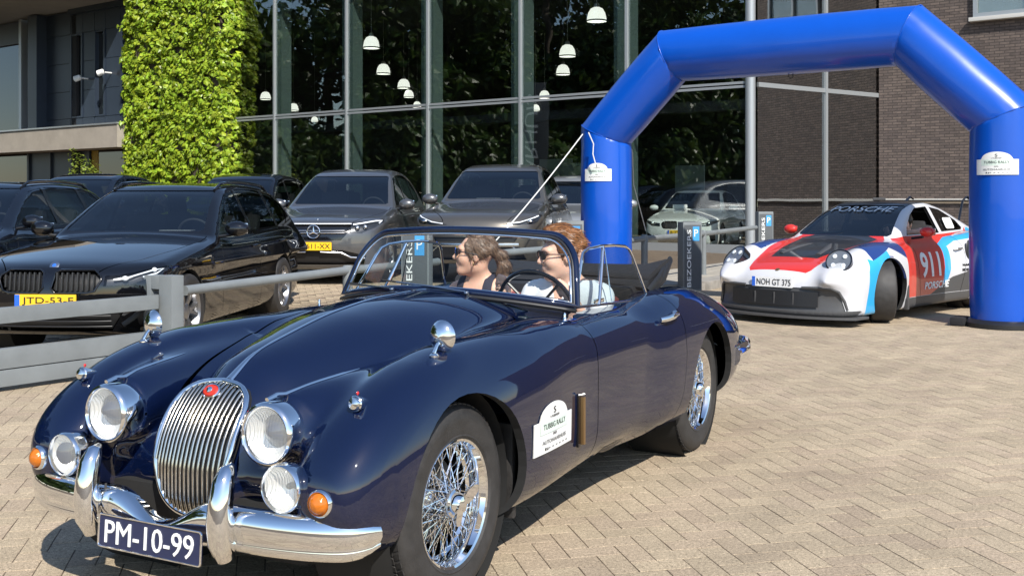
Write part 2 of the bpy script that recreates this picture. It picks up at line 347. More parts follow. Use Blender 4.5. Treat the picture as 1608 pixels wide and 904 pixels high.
# ================================================================== ground, pavers, kerb
F_, YH, CH = 1720., 312.4, 1.39
def at(px, py, Z): return np.array(((px - 804) / F_ * Z, Z, CH - (py - YH) * Z / F_))
def sst(a, b, x): t = np.clip((x - a) / (b - a), 0, 1); return t * t * (3 - 2 * t)
RAIL = np.array((.5, .866)); RN = np.array((-.866, .5)); RP = np.array((-2.85, 9.3))
def hgt(x, y):
    d = (x - RP[0]) * RN[0] + (y - RP[1]) * RN[1]
    return .20 * sst(10.2, 15.5, y) * sst(-.6, 1.2, d)
def paver_mat(name, joints=False):
    m = bpy.data.materials.new(name); m.use_nodes = True; MAT[name] = m; t = m.node_tree; p = t.nodes['Principled BSDF']; L = t.links.new; N = t.nodes.new
    p.inputs['Roughness'].default_value = .85; p.inputs['Specular IOR Level'].default_value = .3
    g = N('ShaderNodeNewGeometry'); oi = N('ShaderNodeObjectInfo')
    def noise(sc, det=4, ro=.6): n = N('ShaderNodeTexNoise'); n.inputs['Scale'].default_value = sc; n.inputs['Detail'].default_value = det; n.inputs['Roughness'].default_value = ro; L(g.outputs['Position'], n.inputs['Vector']); return n.outputs[0]
    def mr(s, a, b, c, d): n = N('ShaderNodeMapRange'); L(s, n.inputs[0]); [setattr(n.inputs[i + 1], 'default_value', v) for i, v in enumerate((a, b, c, d))]; return n.outputs[0]
    def mul(a, b): n = N('ShaderNodeMath'); n.operation = 'MULTIPLY'; L(a, n.inputs[0]); L(b, n.inputs[1]); return n.outputs[0]
    v = mul(mr(noise(260, 2), .35, .65, .62, 1.34), mr(noise(.55, 5, .7), .3, .7, .76, 1.12)); v = mul(v, mr(noise(75, 3, .7), .35, .65, .72, 1.22)); v = mul(v, mr(noise(3.1, 6, .75), .35, .65, .9, 1.07))
    if not joints:
        s = N('ShaderNodeMath'); s.operation = 'ADD'; L(g.outputs['Random Per Island'], s.inputs[0]); L(oi.outputs['Random'], s.inputs[1]); fr = N('ShaderNodeMath'); fr.operation = 'FRACT'; L(s.outputs[0], fr.inputs[0])
        v = mul(v, mr(fr.outputs[0], 0, 1, .92, 1.08))
        rp = N('ShaderNodeValToRGB'); rp.color_ramp.elements[0].color = (.395, .318, .222, 1); rp.color_ramp.elements[1].color = (.385, .305, .217, 1); e = rp.color_ramp.elements.new(.5); e.color = (.41, .33, .228, 1); e = rp.color_ramp.elements.new(.8); e.color = (.38, .298, .212, 1)
        rr = N('ShaderNodeMath'); rr.operation = 'MULTIPLY'; L(fr.outputs[0], rr.inputs[0]); rr.inputs[1].default_value = 7.3; f2 = N('ShaderNodeMath'); f2.operation = 'FRACT'; L(rr.outputs[0], f2.inputs[0]); L(f2.outputs[0], rp.inputs[0]); colr = rp.outputs[0]
        # dark aggregate flecks
        vo = N('ShaderNodeTexVoronoi'); vo.inputs['Scale'].default_value = 48; L(g.outputs['Position'], vo.inputs['Vector']); v = mul(v, mr(vo.outputs['Distance'], .10, .20, .45, 1)); vo2 = N('ShaderNodeTexVoronoi'); vo2.inputs['Scale'].default_value = 37; L(g.outputs['Position'], vo2.inputs['Vector']); v = mul(v, mr(vo2.outputs['Distance'], .08, .2, 1.4, 1))
    hv = N('ShaderNodeHueSaturation'); L(v, hv.inputs['Value'])
    if joints: hv.inputs['Color'].default_value = (.125, .095, .066, 1)
    else: L(colr, hv.inputs['Color'])
    L(hv.outputs[0], p.inputs['Base Color'])
    b = N('ShaderNodeBump'); b.inputs['Strength'].default_value = .5; b.inputs['Distance'].default_value = .004; L(noise(190, 4), b.inputs['Height']); L(b.outputs[0], p.inputs['Normal'])
    return m
paver_mat('paver'); paver_mat('joint_sand', True)
def build_ground():
    xs = np.concatenate([[-120, -60, -30], np.linspace(-14, 14, 29), [30, 60, 120]]); ys = np.concatenate([[-60, -20, 0], np.linspace(2, 26, 33), [40, 80, 140]])
    G = np.array([[(x, y, hgt(x, y) - .0018) for x in xs] for y in ys]); b = MB(); b.grid(G); gr = tag(b.build('ground', 'joint_sand'), kind='structure')
    W = .105; c, s_ = math.cos(R(12.7)), math.sin(R(12.7)); ca = []
    for i in range(-320, 320):
        for j in range(-60, 330):
            d = (i - j) % 4
            if d in (0, 3):
                u, v = (i + 1, j + .5) if d == 0 else (i + .5, j + 1); X = (u * c - v * s_) * W; Y = (u * s_ + v * c) * W
                if 1.6 < Y < 23.5 and abs(X) < .5 * Y + 3.4: ca.append((X, Y, d))
    ca = np.array(ca)
    pv = [(2.75, 16.35), (5.2, 20.9), (14, 30), (-4, 40), (1.75, 19.5), (1.2, 17.0)]
    def inside(X, Y, poly):
        r = np.zeros(len(X), bool); j = len(poly) - 1
        for i in range(len(poly)):
            (xi, yi), (xj, yj) = poly[i], poly[j]; r ^= ((yi > Y) != (yj > Y)) & (X < (xj - xi) * (Y - yi) / (yj - yi) + xi); j = i
        return r
    ca = ca[~inside(ca[:, 0], ca[:, 1], SIDEWALK)]
    # those that show largest, clear of the car's own footprint
    lx = (ca[:, 0] + .8367) * .4718 + (ca[:, 1] - 4.1197) * .8817; ly = -(ca[:, 0] + .8367) * .8817 + (ca[:, 1] - 4.1197) * .4718
    foot = (lx > -.9) & (lx < 4.0) & (np.abs(ly) < .85); px = 804 + F_ * ca[:, 0] / ca[:, 1]; py = YH + F_ * CH / ca[:, 1]
    vis = (~foot) & (px > 5) & (px < 1603) & (py < 915); order = np.argsort(np.where(vis, ca[:, 1], 1e9)); pick = np.zeros(len(ca), bool); pick[order[:300]] = True
    L2, W2, ch = (2 * W - .0045) / 2, (W - .0045) / 2, .0009
    def brick(Lx, Wy): return np.array([(sx * (Lx - e), sy * (Wy - e), z) for z, e in ((-.03, 0), (-ch, 0), (0, ch)) for sx, sy in ((-1, -1), (1, -1), (1, 1), (-1, 1))])
    BF = [(8, 9, 10, 11)] + [(k + a, k + (a + 1) % 4, k + 4 + (a + 1) % 4, k + 4 + a) for k in (0, 4) for a in range(4)]
    A = R(12.7); me = None
    rg = np.random.default_rng(5)
    VV = []; FF = []; base = brick(L2, W2); n = 0; BFa = np.array(BF)
    for (X, Y, d), pk in zip(ca, pick):
        an = A + (R(90) if d == 3 else 0) + rg.normal(0, .006); z = float(hgt(X, Y)) + rg.normal(0, .0004); tx, ty = rg.normal(0, .0016, 2)
        if pk:
            if me is None: o = mk('brick', base, BF, 'paver', gr, smooth=False); me = o.data
            else: o = bpy.data.objects.new('brick', me); COL.objects.link(o); o.parent = gr
            o.location = (X, Y, z); o.rotation_euler = (tx, ty, an)
        else:
            B = base.copy(); B[:, 2] += B[:, 0] * ty + B[:, 1] * tx; ck, sk = math.cos(an), math.sin(an)
            VV.append(np.stack([B[:, 0] * ck - B[:, 1] * sk + X, B[:, 0] * sk + B[:, 1] * ck + Y, B[:, 2] + z], 1)); FF.append(BFa + n); n += 12
    o = mk('brick_paving', np.concatenate(VV), np.concatenate(FF), 'paver', gr, smooth=False); o['kind'] = 'stuff'
SIDEWALK = [(2.35, 16.55), (2.95, 16.75), (5.6, 21.8), (13, 30), (-6, 40), (-1.5, 27.5), (1.0, 24.5), (1.0, 17.3), (1.5, 16.7)]
build_ground()
mat('concrete_kerb', (.28, .26, .23), .85, noise=.2, nscale=6, bump=.2, bscale=80)
mat('concrete_slab', (.33, .30, .25), .85, noise=.18, nscale=3, bump=.2, bscale=80, island=.08)
b = MB(); b.prism(SIDEWALK, -.05, .10); tag(b.build('sidewalk', 'concrete_kerb', smooth=False), kind='structure'); SW = bpy.data.objects['sidewalk']
for k in range(12):     # kerb stones along the street edge
    p = np.array(SIDEWALK[1]) + (np.array(SIDEWALK[2]) - np.array(SIDEWALK[1])) * (k + .5) / 6
    if k < 6: b = MB(); b.box((0, 0, 0), (.93, .16, .2), frame((p[0], p[1], .03), (0, 0, 1), (0, 1, 0)) @ np.array([[math.cos(R(62)), -math.sin(R(62)), 0, 0], [math.sin(R(62)), math.cos(R(62)), 0, 0], [0, 0, 1, 0], [0, 0, 0, 1.]]), ch=.015); b.build('kerb_stone', 'concrete_kerb', SW)
for i in range(9):
    for j in range(14):
        q = np.array((2.35, 17.0)) + i * .32 * np.array((-.866, .5)) * .999 + j * .32 * np.array((.5, .866)) + np.array((.12, .1))
        b = MB(); b.box((0, 0, 0), (.304, .304, .03), np.array([[.5, -.866, 0, q[0]], [.866, .5, 0, q[1]], [0, 0, 1, .0915 + .0015 * random.random()], [0, 0, 0, 1]]), ch=.004)
        if q[1] < 24: b.build('paving_slab', 'concrete_slab', SW)

# ================================================================== showroom building
FP = lambda n, off=0.0, z=0.0: np.array((5.25 - 2.494 * n - .61 * off, 24 + 1.92 * n - .792 * off, z))      # off > 0 is towards the street
FA = math.atan2(1.92, -2.494)
def fbox(b, n0, n1, o0, o1, z0, z1):
    P = [FP(n0, o0), FP(n1, o0), FP(n1, o1), FP(n0, o1)]; b.add([(p[0], p[1], z) for z in (z0, z1) for p in P], [(3, 2, 1, 0), (4, 5, 6, 7), (0, 1, 5, 4), (1, 2, 6, 5), (2, 3, 7, 6), (3, 0, 4, 7)]); return b
mat('alu_frame', (.36, .38, .39), .4, .5); mat('green_steel', (.07, .10, .095), .45); mat('navy_clad', (.022, .032, .05), .42, noise=.1, nscale=2)
mat('concrete_band', (.34, .30, .25), .8, noise=.12, nscale=2, bump=.1); mat('showroom_floor', (.09, .09, .09), .3); mat('showroom_wall', (.02, .02, .022), .8); mat('soffit', (.36, .31, .26), .8, noise=.1, nscale=1.5)
mat('brick_ledge', (.5, .49, .46), .7)
def brick_mat():
    m = bpy.data.materials.new('brickwork'); m.use_nodes = True; MAT['brickwork'] = m; t = m.node_tree; p = t.nodes['Principled BSDF']; L = t.links.new; N = t.nodes.new
    tc = N('ShaderNodeTexCoord'); sp = N('ShaderNodeSeparateXYZ'); cb = N('ShaderNodeCombineXYZ'); L(tc.outputs['Object'], sp.inputs[0]); L(sp.outputs[0], cb.inputs[0]); L(sp.outputs[2], cb.inputs[1])
    br = N('ShaderNodeTexBrick'); L(cb.outputs[0], br.inputs[0]); br.inputs['Scale'].default_value = 1; br.inputs['Brick Width'].default_value = .22; br.inputs['Row Height'].default_value = .066; br.inputs['Mortar Size'].default_value = .008; br.inputs['Mortar Smooth'].default_value = .1; br.offset = .5
    br.inputs['Color1'].default_value = (.125, .096, .082, 1); br.inputs['Color2'].default_value = (.075, .058, .052, 1); br.inputs['Mortar'].default_value = (.045, .036, .032, 1); br.inputs['Bias'].default_value = .0
    n = N('ShaderNodeTexNoise'); n.inputs['Scale'].default_value = 9; n.inputs['Detail'].default_value = 8; n.inputs['Roughness'].default_value = .8; L(tc.outputs['Object'], n.inputs[0]); mr = N('ShaderNodeMapRange'); [setattr(mr.inputs[i + 1], 'default_value', v) for i, v in enumerate((.3, .7, .7, 1.3))]; L(n.outputs[0], mr.inputs[0])
    hv = N('ShaderNodeHueSaturation'); L(br.outputs[0], hv.inputs['Color']); L(mr.outputs[0], hv.inputs['Value']); L(hv.outputs[0], p.inputs['Base Color']); p.inputs['Roughness'].default_value = .85
    b = N('ShaderNodeBump'); b.inputs['Distance'].default_value = .012; b.inputs['Strength'].default_value = .9; b.invert = True; L(br.outputs['Fac'], b.inputs['Height']); L(b.outputs[0], p.inputs['Normal'])
brick_mat()
ZM, ZT = 3.90, 8.15
def build_showroom():
    root = empty('car_showroom', FP(3), 0, 'two storey glass fronted car showroom with slim grey mullions', 'building')
    off = -np.array(FP(3))
    def put(b, name, m, par=None, **k):
        o = b.build(name, m, par or root, **k); 
        if par is None: o.location = off
        return o
    NB = 7
    fr = empty('curtain_wall'); fr.parent = root; fr.location = off
    for n in range(1, NB + 1):
        b = MB(); fbox(b, n - .010, n + .010, .02, .12, .12, ZT); put(b, 'mullion', 'alu_frame', fr, smooth=False)
    b = MB(); b.lathe([(.11, 0), (.11, ZT)], 20, frame((*FP(0, .06)[:2], .1), (0, 0, 1))); put(b, 'corner_post', 'alu_frame', fr)
    for z0, z1 in ((ZM - .07, ZM - .015), (ZM + .015, ZM + .07), (.12, .38), (ZT - .3, ZT)):
        b = MB(); fbox(b, .04, NB + 1, .03, .085, z0, z1); put(b, 'transom', 'alu_frame', fr, smooth=False)
    for n in range(NB):
        for z0, z1 in ((.38, ZM - .07), (ZM + .07, ZT - .3)):
            b = MB(); jit = .006 * random.uniform(-1, 1); fbox(b, n + (.012 if n else .04), n + .988, .045 + jit, .060 + jit, z0, z1); put(b, 'pane', 'facade_glass', fr, smooth=False)
    # second face, turning the corner
    A, B = np.array((5.25, 24.0)), np.array((9.08, 26.8)); d = (B - A) / np.linalg.norm(B - A); nn = np.array((d[1], -d[0]))
    def sbox(b, t0, t1, o0, o1, z0, z1):
        P = [A + (B - A) * t + nn * o for t, o in ((t0, o0), (t1, o0), (t1, o1), (t0, o1))]; b.add([(p[0], p[1], z) for z in (z0, z1) for p in P], [(3, 2, 1, 0), (4, 5, 6, 7), (0, 1, 5, 4), (1, 2, 6, 5), (2, 3, 7, 6), (3, 0, 4, 7)]); return b
    for t in (.52, .985):
        b = MB(); sbox(b, t - .008, t + .008, 0, .1, .12, ZT); put(b, 'mullion', 'alu_frame', fr, smooth=False)
    for z0, z1 in ((ZM - .05, ZM + .05), (.12, .38)):
        b = MB(); sbox(b, .03, .977, .02, .08, z0, z1); put(b, 'transom', 'alu_frame', fr, smooth=False)
    for t0, t1 in ((.03, .512), (.528, .977)):
        for z0, z1 in ((.38, ZM - .05), (ZM + .05, ZT)):
            b = MB(); sbox(b, t0, t1, .03, .045, z0, z1); put(b, 'pane', 'corner_glass', fr, smooth=False)
    # inside
    b = MB(); P = [FP(-.3, -.25), FP(NB + 1.5, -.25), FP(NB + 1.5, -26), FP(-4.0, -26), (9.0, 27.0)]; b.prism([(p[0], p[1]) for p in P], .02, .13); put(b, 'floor', 'showroom_floor', smooth=False)
    b = MB(); b.prism([(p[0], p[1]) for p in P], ZT - .05, ZT + .4); put(b, 'roof', 'showroom_wall', smooth=False)
    b = MB(); fbox(b, -4.0, NB + 1.5, -26.3, -26, 0, ZT); put(b, 'back_wall', 'showroom_wall', smooth=False)
    b = MB(); fbox(b, NB + 1.5, NB + 1.6, -26, .1, 0, ZT); put(b, 'side_wall', 'showroom_wall', smooth=False)
    for n in range(1, NB + 1):
        b = MB(); fbox(b, n + .06, n + .20, -.75, -.35, .13, ZT - .05); put(b, 'inner_column', 'green_steel', smooth=False)
    b = MB(); fbox(b, .1, NB + 1, -3.0, -2.6, ZM - .3, ZM - .05); put(b, 'gallery_edge', 'showroom_wall', smooth=False)
    b = MB(); fbox(b, -.1, NB + 1.6, -.3, .25, ZT, ZT + .9); put(b, 'roof_fascia', 'navy_clad', smooth=False)
    # display panels standing deep inside, pale against the dark
    for n, o, w_, h_ in ((3.1, -9, .5, 1.9), (3.7, -10, .45, 2.1), (2.2, -11, .35, 1.8), (4.3, -8.5, .3, 1.6)):
        b = MB(); fbox(b, n, n + w_, o - .06, o, .13, .13 + h_ + .6); put(b, 'display_panel', 'display', smooth=False)
    return root
mat('display', (.25, .3, .28), .5)
build_showroom()
mat('lamp_shade', (.8, .8, .76), .3, emit=((1, .98, .9), .9)); mat('lamp_cap', (.3, .31, .3), .4, .4)
for k, (px, py, wd) in enumerate(((583, 66, 26), (602, 108, 22), (634, 131, 20), (642, 147, 16), (655, 164, 13), (461, 168, 16), (494, 187, 11), (417, 150, 17), (937, 22, 31), (891, 79, 26), (884, 109, 22), (855, 148, 17), (841, 169, 14))):
    Z0 = .52 * F_ / wd; Z = min(Z0, 44.); c = at(px, py, Z); g = empty('pendant_lamp', c, 0, 'domed white glass pendant lamp hanging inside the glazed showroom', 'pendant lamp', 'pendant lamps inside the showroom'); g.scale = (Z / Z0,) * 3
    b = MB(); b.lathe([(.26, -.2), (.255, -.12), (.225, .02), (.16, .13), (.08, .17)], 18); b.build('shade', 'lamp_shade', g)
    b = MB(); b.lathe([(.262, -.21), (.268, -.2), (.262, -.17)], 18); b.lathe([(.085, .165), (.07, .26), (.02, .3), (.0005, .3)], 12); b.tube([(0, 0, .3), (0, 0, max(.35, (ZT - .1 - c[2]) * Z0 / Z))], .008, 5); b.build('cap', 'lamp_cap', g)

def build_brick():
    root = empty('brick_building', (9.08, 26.8, 0), math.atan2(-1.92, 2.494), 'dark brown brick building wall with grey framed window', 'building')
    b = MB(); b.box((8.15, -.15, 4.6), (16.3, .3, 9.4)); W_ = b.build('wall', 'brickwork', root, smooth=False)
    me = W_.data
    b = MB()
    def frame_bars(b, x0, x1, z0, z1, wd, y0, y1):
        b.box(((x0 + x1) / 2, (y0 + y1) / 2, z0 + wd / 2), (x1 - x0, y1 - y0, wd)); b.box(((x0 + x1) / 2, (y0 + y1) / 2, z1 - wd / 2), (x1 - x0, y1 - y0, wd))
        for x in (x0 + wd / 2, x1 - wd / 2): b.box((x, (y0 + y1) / 2, (z0 + z1) / 2), (wd, y1 - y0, z1 - z0 - 2 * wd - .002))
    for x0, x1, z0, z1 in ((2.2, 4.6, 5.55, 7.3),):
        wn = empty('window'); wn.parent = root
        b = MB(); frame_bars(b, x0, x1, z0, z1, .09, -.40, -.29); b.box(((x0 + x1) / 2, -.35, (z0 + z1) / 2), (.08, .09, z1 - z0 - .19)); b.build('frame', 'alu_frame', wn, smooth=False)
        b = MB(); b.box(((x0 + x1) / 2, -.33, (z0 + z1) / 2), (x1 - x0 - .18, .02, z1 - z0 - .18)); b.build('pane', 'facade_glass', wn, smooth=False)
        b = MB(); b.box(((x0 + x1) / 2, -.312, (z0 + z1) / 2), (x1 - x0 - .18, .006, z1 - z0 - .18)); b.build('blind', 'blind', wn, smooth=False)
        b = MB(); b.box(((x0 + x1) / 2, -.38, z0 - .05), (x1 - x0 + .16, .18, .09), ch=.01); b.build('sill', 'brick_ledge', wn)
    b = MB(); b.box((6.0, -.34, 1.36), (12, .08, .07), ch=.008); b.build('ledge', 'brick_ledge', root)
    return root
mat('blind', (.2, .2, .19), .8)
build_brick()

def build_office():
    root = empty('office_wing', FP(9.5), 0, 'navy clad office wing with slot windows and pale concrete canopy', 'building'); off = -np.array(FP(9.5))
    def put(b, name, m, par=None, sm=False):
        o = b.build(name, m, par or root, smooth=sm)
        if par is None: o.location = off
        return o
    # upper cladding as single panels around the slots
    slots = [(8.36, 8.62), (7.90, 8.12), (7.40, 7.6)]
    edges = [7.0, 7.4, 7.6, 7.90, 8.12, 8.36, 8.62, 9.15]
    zr = [3.95, 4.35, 5.35, 6.4, 7.45, 8.3]
    for i in range(len(edges) - 1):
        slot = (edges[i], edges[i + 1]) in slots
        for j in range(5):
            if slot and 0 < j < 4: continue
            b = MB(); fbox(b, edges[i] + .004, edges[i + 1] - .004, 0, .10, zr[j] + .008, zr[j + 1] - .008); put(b, 'cladding_panel', 'navy_clad')
        if slot:
            w = empty('slot_window'); w.parent = root; w.location = off
            b = MB(); n0, n1 = edges[i], edges[i + 1]
            fbox(b, n0, n0 + .03, -.12, .13, 4.36, 7.44); fbox(b, n1 - .03, n1, -.12, .13, 4.36, 7.44); fbox(b, n0 + .031, n1 - .031, -.12, .12, 4.36, 4.42); fbox(b, n0 + .031, n1 - .031, -.12, .12, 7.38, 7.44); put(b, 'frame', 'navy_clad', w)
            b = MB(); fbox(b, n0 + .031, n1 - .031, -.04, -.02, 4.42, 7.38); put(b, 'pane', 'dark_glazing', w)
    b = MB(); fbox(b, 9.15, 9.35, -.2, .5, 3.95, 8.3); put(b, 'fin', 'navy_clad'); b = MB(); fbox(b, 9.62, 9.68, -.1, .3, 3.95, 8.3); put(b, 'fin', 'alu_frame')
    b = MB(); fbox(b, 9.35, 9.62, -.25, -.2, 3.95, 8.3); put(b, 'recess_panel', 'navy_clad')
    b = MB(); fbox(b, 9.68, 13, -.05, -.02, 3.95, 7.45); put(b, 'window_pane', 'dark_glazing'); b = MB(); fbox(b, 9.68, 13, -.05, .1, 7.45, 8.3); put(b, 'cladding_panel', 'navy_clad')
    b = MB(); fbox(b, 7.0, 13.5, -.3, -.26, 0, 8.3); put(b, 'core_wall', 'showroom_wall')
    b = MB(); fbox(b, 7.22, 13.5, .0, 1.0, 3.15, 3.93); put(b, 'canopy', 'concrete_band'); b = MB(); fbox(b, 7.21, 13.5, .0, 1.04, 3.935, 3.99); put(b, 'canopy_flashing', 'alu_frame')
    b = MB(); fbox(b, 7.35, 13.5, -.3, 3.2, 8.35, 9.0); put(b, 'roof_overhang', 'soffit')
    for n0, n1, m in ((7.0, 7.5, 'dark_glazing'), (7.55, 8.1, 'dark_glazing'), (8.12, 8.25, 'ochre'), (8.3, 9.1, 'navy_clad'), (9.15, 9.6, 'navy_clad'), (9.65, 13, 'dark_glazing')):
        b = MB(); fbox(b, n0, n1, -.1, -.04, .1, 3.14); put(b, 'ground_floor_panel', m)
    for n in (7.52, 8.28, 9.12, 9.62):
        b = MB(); fbox(b, n - .02, n + .02, -.08, .04, .1, 3.14); put(b, 'ground_floor_frame', 'navy_clad')
    return root
mat('ochre', (.45, .3, .05), .6); mat('dark_glazing', (.008, .011, .012), .03, 0, .0, spec=.9)
build_office()
for n, z, lb in ((8.25, 5.75, 'small white spotlight on the navy wall, farther from the ivy column'), (7.78, 5.85, 'small white spotlight on the navy wall, nearer to the ivy column')):
    c = FP(n, .1, z); g = empty('wall_spotlight', c, FA, lb, 'spotlight', 'spotlights on the navy wall')
    b = MB(); b.tube([(0, 0, 0), (0, .35, 0)], .03, 8); b.build('arm', 'white_plastic', g); b = MB(); b.lathe([(.05, -.14), (.1, -.1), (.11, .1), (.085, .12), (.0005, .1)], 14, frame((0, .42, -.02), (.75, .5, -.3))); b.build('head', 'white_plastic', g)

# ================================================================== inflatable arch
mat('pvc_blue', (.0, .068, .43), .30, coat=.3, bump=.06, bscale=5, noise=.06, nscale=1.2); mat('rope', (.6, .6, .58), .7)
def build_arch():
    L0, R0 = np.array((1.28, 14.86)), np.array((5.36, 11.95)); d = (R0 - L0); W_ = np.linalg.norm(d); d /= W_; A = math.atan2(d[1], d[0])
    root = empty('inflatable_arch', (*L0, 0), A, 'big royal blue inflatable start arch spanning the paved drive', 'inflatable arch')
    r = .345; z1, z2, ins = 2.27, 3.255, 1.0
    pts = [np.array(p) for p in ((0, 0, .05), (0, 0, z1), (ins, 0, z2), (W_ - ins, 0, z2), (W_, 0, z1), (W_, 0, .05))]
    dirs = [(pts[i + 1] - pts[i]) / np.linalg.norm(pts[i + 1] - pts[i]) for i in range(5)]
    pl = [dirs[0]] + [(dirs[i] + dirs[i + 1]) / np.linalg.norm(dirs[i] + dirs[i + 1]) for i in range(4)] + [dirs[4]]
    a = np.linspace(0, 2 * np.pi, 40, endpoint=False); names = ['leg', 'corner_tube', 'top_beam', 'corner_tube', 'leg']
    for i in range(5):
        t = dirs[i]; u = np.array((0, 1., 0)); v = np.cross(t, u); G = []
        seg = np.linalg.norm(pts[i + 1] - pts[i])
        for k, q in enumerate(np.concatenate([np.linspace(0, .12, 7)[:-1], np.linspace(.12, .88, 13), np.linspace(.88, 1, 7)[1:]])):
            rr = r * (.965 + .045 * math.sin(math.pi * min(1, max(0, q))) ** .5)
            dq = min(q if i > 0 else 9, (1 - q) if i < 4 else 9) * seg; rr = rr * (1 + (.016 * np.cos(26 * a + i) + .010 * np.cos(17 * a + 2 * i)) * math.exp(-dq / .10) + .004 * math.sin(9 * q * seg + i) * np.cos(3 * a)); rr = np.asarray(rr)[:, None]; C = pts[i] + t * seg * q; ring = C + rr * (np.cos(a)[:, None] * u + np.sin(a)[:, None] * v)
            for end, P, N in ((0, pts[i], pl[i]), (1, pts[i + 1], pl[i + 1])):
                # pull rings that would cross the mitre plane back onto it
                s = (ring - P) @ N / (t @ N)
                bad = s < 0 if end == 0 else s > 0
                if q == end: bad = np.ones(len(a), bool)
                ring = np.where(bad[:, None], ring - s[:, None] * t, ring)
            G.append(ring)
        b = MB(); b.grid(np.array(G), wrap=True); o = b.build(names[i], 'pvc_blue', root, angle=70)
    for i in range(1, 5):
        t = dirs[i - 1]; u = np.array((0, 1., 0)); v = np.cross(t, u); ring = pts[i] + r * .968 * (np.cos(a)[:, None] * u + np.sin(a)[:, None] * v); s = (ring - pts[i]) @ pl[i] / (t @ pl[i]); ring = ring - s[:, None] * t
        b = MB(); b.tube(ring, .007, 6, closed=True); b.build('seam', 'pvc_blue', root, angle=180)
    for x in (0, W_):
        b = MB(); b.lathe([(.40, 0.004), (.40, .05), (.36, .085), (.33, .09)], 32, frame((x, 0, 0), (0, 0, 1))); b.build('base_skirt', 'black_trim', root)
        for sx in (-1, 1):
            b = MB(); b.box((x + sx * .42, -.12, .05), (.16, .3, .09), ch=.03); b.build('base_weight', 'hood_cloth', root)
    for x, z in ((ins + .03, z2 - r - .01), (W_ - ins, z2 - r), (2.6, z2 - r)):
        b = MB(); b.tube([(x + .03 * math.cos(t), 0, z - .02 + .03 * math.sin(t)) for t in np.linspace(0, 2 * np.pi, 12, endpoint=False)], .006, 5, closed=True); b.build('lashing_ring', 'black_trim', root)
    return root, A, L0, R0
ARCH, AA, AL, AR = build_arch()
def arch_plate(P, px, py, Z, w_, h_, lab):
    # plate bent round the leg, facing the street
    c = at(px, py, Z); dirc = np.array((c[0] - P[0], c[1] - P[1])); ang = math.atan2(dirc[1], dirc[0]); g = empty('rally_plate', (P[0], P[1], c[2]), ang, lab, 'rally plate', 'rally plates on the arch'); rr = .356
    def bend(V): V = np.array(V); th = V[:, 0] / rr; ro = rr + V[:, 2]; return np.stack([ro * np.cos(th), ro * np.sin(th), V[:, 1]], 1)
    rally_plate(g, np.eye(4), w_, h_, bend=bend)
def late_arch_plates():
    arch_plate(AL, 935, 270, 14.5, .40, .24, 'small white arched rally plate hanging on the rope-tied arch leg'); arch_plate(AR, 1562, 256, 11.6, .45, .245, 'white arched rally plate on the arch leg beside the white sports car')
p0 = at(915, 211, 14.6); b = MB()
def rope(name, pts, lab, r=.008):
    P0 = np.array(pts[0]); b = MB(); b.tube([np.array(p) - P0 for p in pts], r, 6); o = b.build(name, 'rope', smooth=True); o.location = P0; tag(o, lab, 'rope', 'guy ropes of the arch'); return o
q0 = np.array((-1.12, 11.8, .0)); rope('guy_rope', [p0 + (q0 - p0) * t - np.array((0, 0, .12 * math.sin(math.pi * t))) for t in np.linspace(0, 1, 14)], 'white guy rope slanting from the arch down behind the roadster')
rope('guy_rope', [at(924, 208, 14.45), at(932, 226, 14.46), at(931, 242, 14.46), at(935, 257, 14.45)], 'short white cord tying the small rally plate to the arch leg', .008)
rope('guy_rope', [at(984, 205, 14.7), at(993, 240, 15.2), at(995, 290, 15.7), at(1014, 362, 16.3)], 'thin white cord running from the arch leg to the grey rail post', .007)

# ================================================================== barriers, pillars
def post(px, Z, z0, h, r=.05, lab='round grey steel rail post'):
    X = (px - 804) / F_ * Z; g = empty('rail_post', (X, Z, z0), 0, lab, 'post', 'posts of the parking rails'); b = MB(); b.lathe([(r, -.05), (r, h - .012), (r - .012, h), (.0005, h)], 16); b.build('tube', 'grey_post', g); b = MB(); b.lathe([(r * 1.7, -.01), (r * 1.7, .006), (r * 1.02, .012)], 16); b.build('base_collar', 'grey_post', g); return np.array((X, Z, z0 + h))
def rail(name, P, Q, r, lab):
    P, Q = np.array(P), np.array(Q); b = MB(); b.tube([(0, 0, 0), Q - P], r, 14); o = b.build(name, 'grey_post'); o.location = P; tag(o, lab, 'rail', 'grey tubular parking rails'); return o
# gate on the left
gp = at(257, 450, 9.1); gx, gy = gp[0], 9.1
g = empty('gate_post', (gx, gy, 0), R(-30), 'square grey steel gate post with bracket, beside the black estate car', 'gate post')
b = MB(); b.box((.09, 0, .375), (.15, .13, .77), ch=.008); b.build('upright', 'grey_post', g); b = MB(); b.box((-.13, 0, .375), (.09, .12, .76), ch=.008); b.build('upright', 'grey_post', g)
b = MB(); b.box((-.035, 0, .70), (.10, .118, .11), ch=.004); b.build('cross_piece', 'grey_post', g); b = MB(); b.box((-.03, -.01, .575), (.1, .08, .05), ch=.004); b.box((.0, -.03, .54), (.03, .12, .06)); b.build('latch', 'grey_post_dark', g)
ga = at(-60, 505, 7.72); gb = at(246, 474, 9.02)
g = empty('swing_gate', (ga[0], ga[1], 0), math.atan2(gb[1] - ga[1], gb[0] - ga[0]), 'low grey steel swing gate of flat beams in front of the black estate car', 'gate'); gl = math.hypot(gb[0] - ga[0], gb[1] - ga[1])
b = MB(); b.box((gl / 2, 0, .545), (gl, .06, .115), ch=.006); b.build('top_beam', 'grey_post', g); b = MB(); b.box((gl / 2 - .05, -.02, .235), (gl, .08, .145), ch=.006); b.build('bottom_beam', 'grey_post', g); b = MB(); b.box((gl / 2 - .05, -.03, .095), (gl, .07, .12), ch=.006); b.build('bottom_beam', 'grey_post', g)
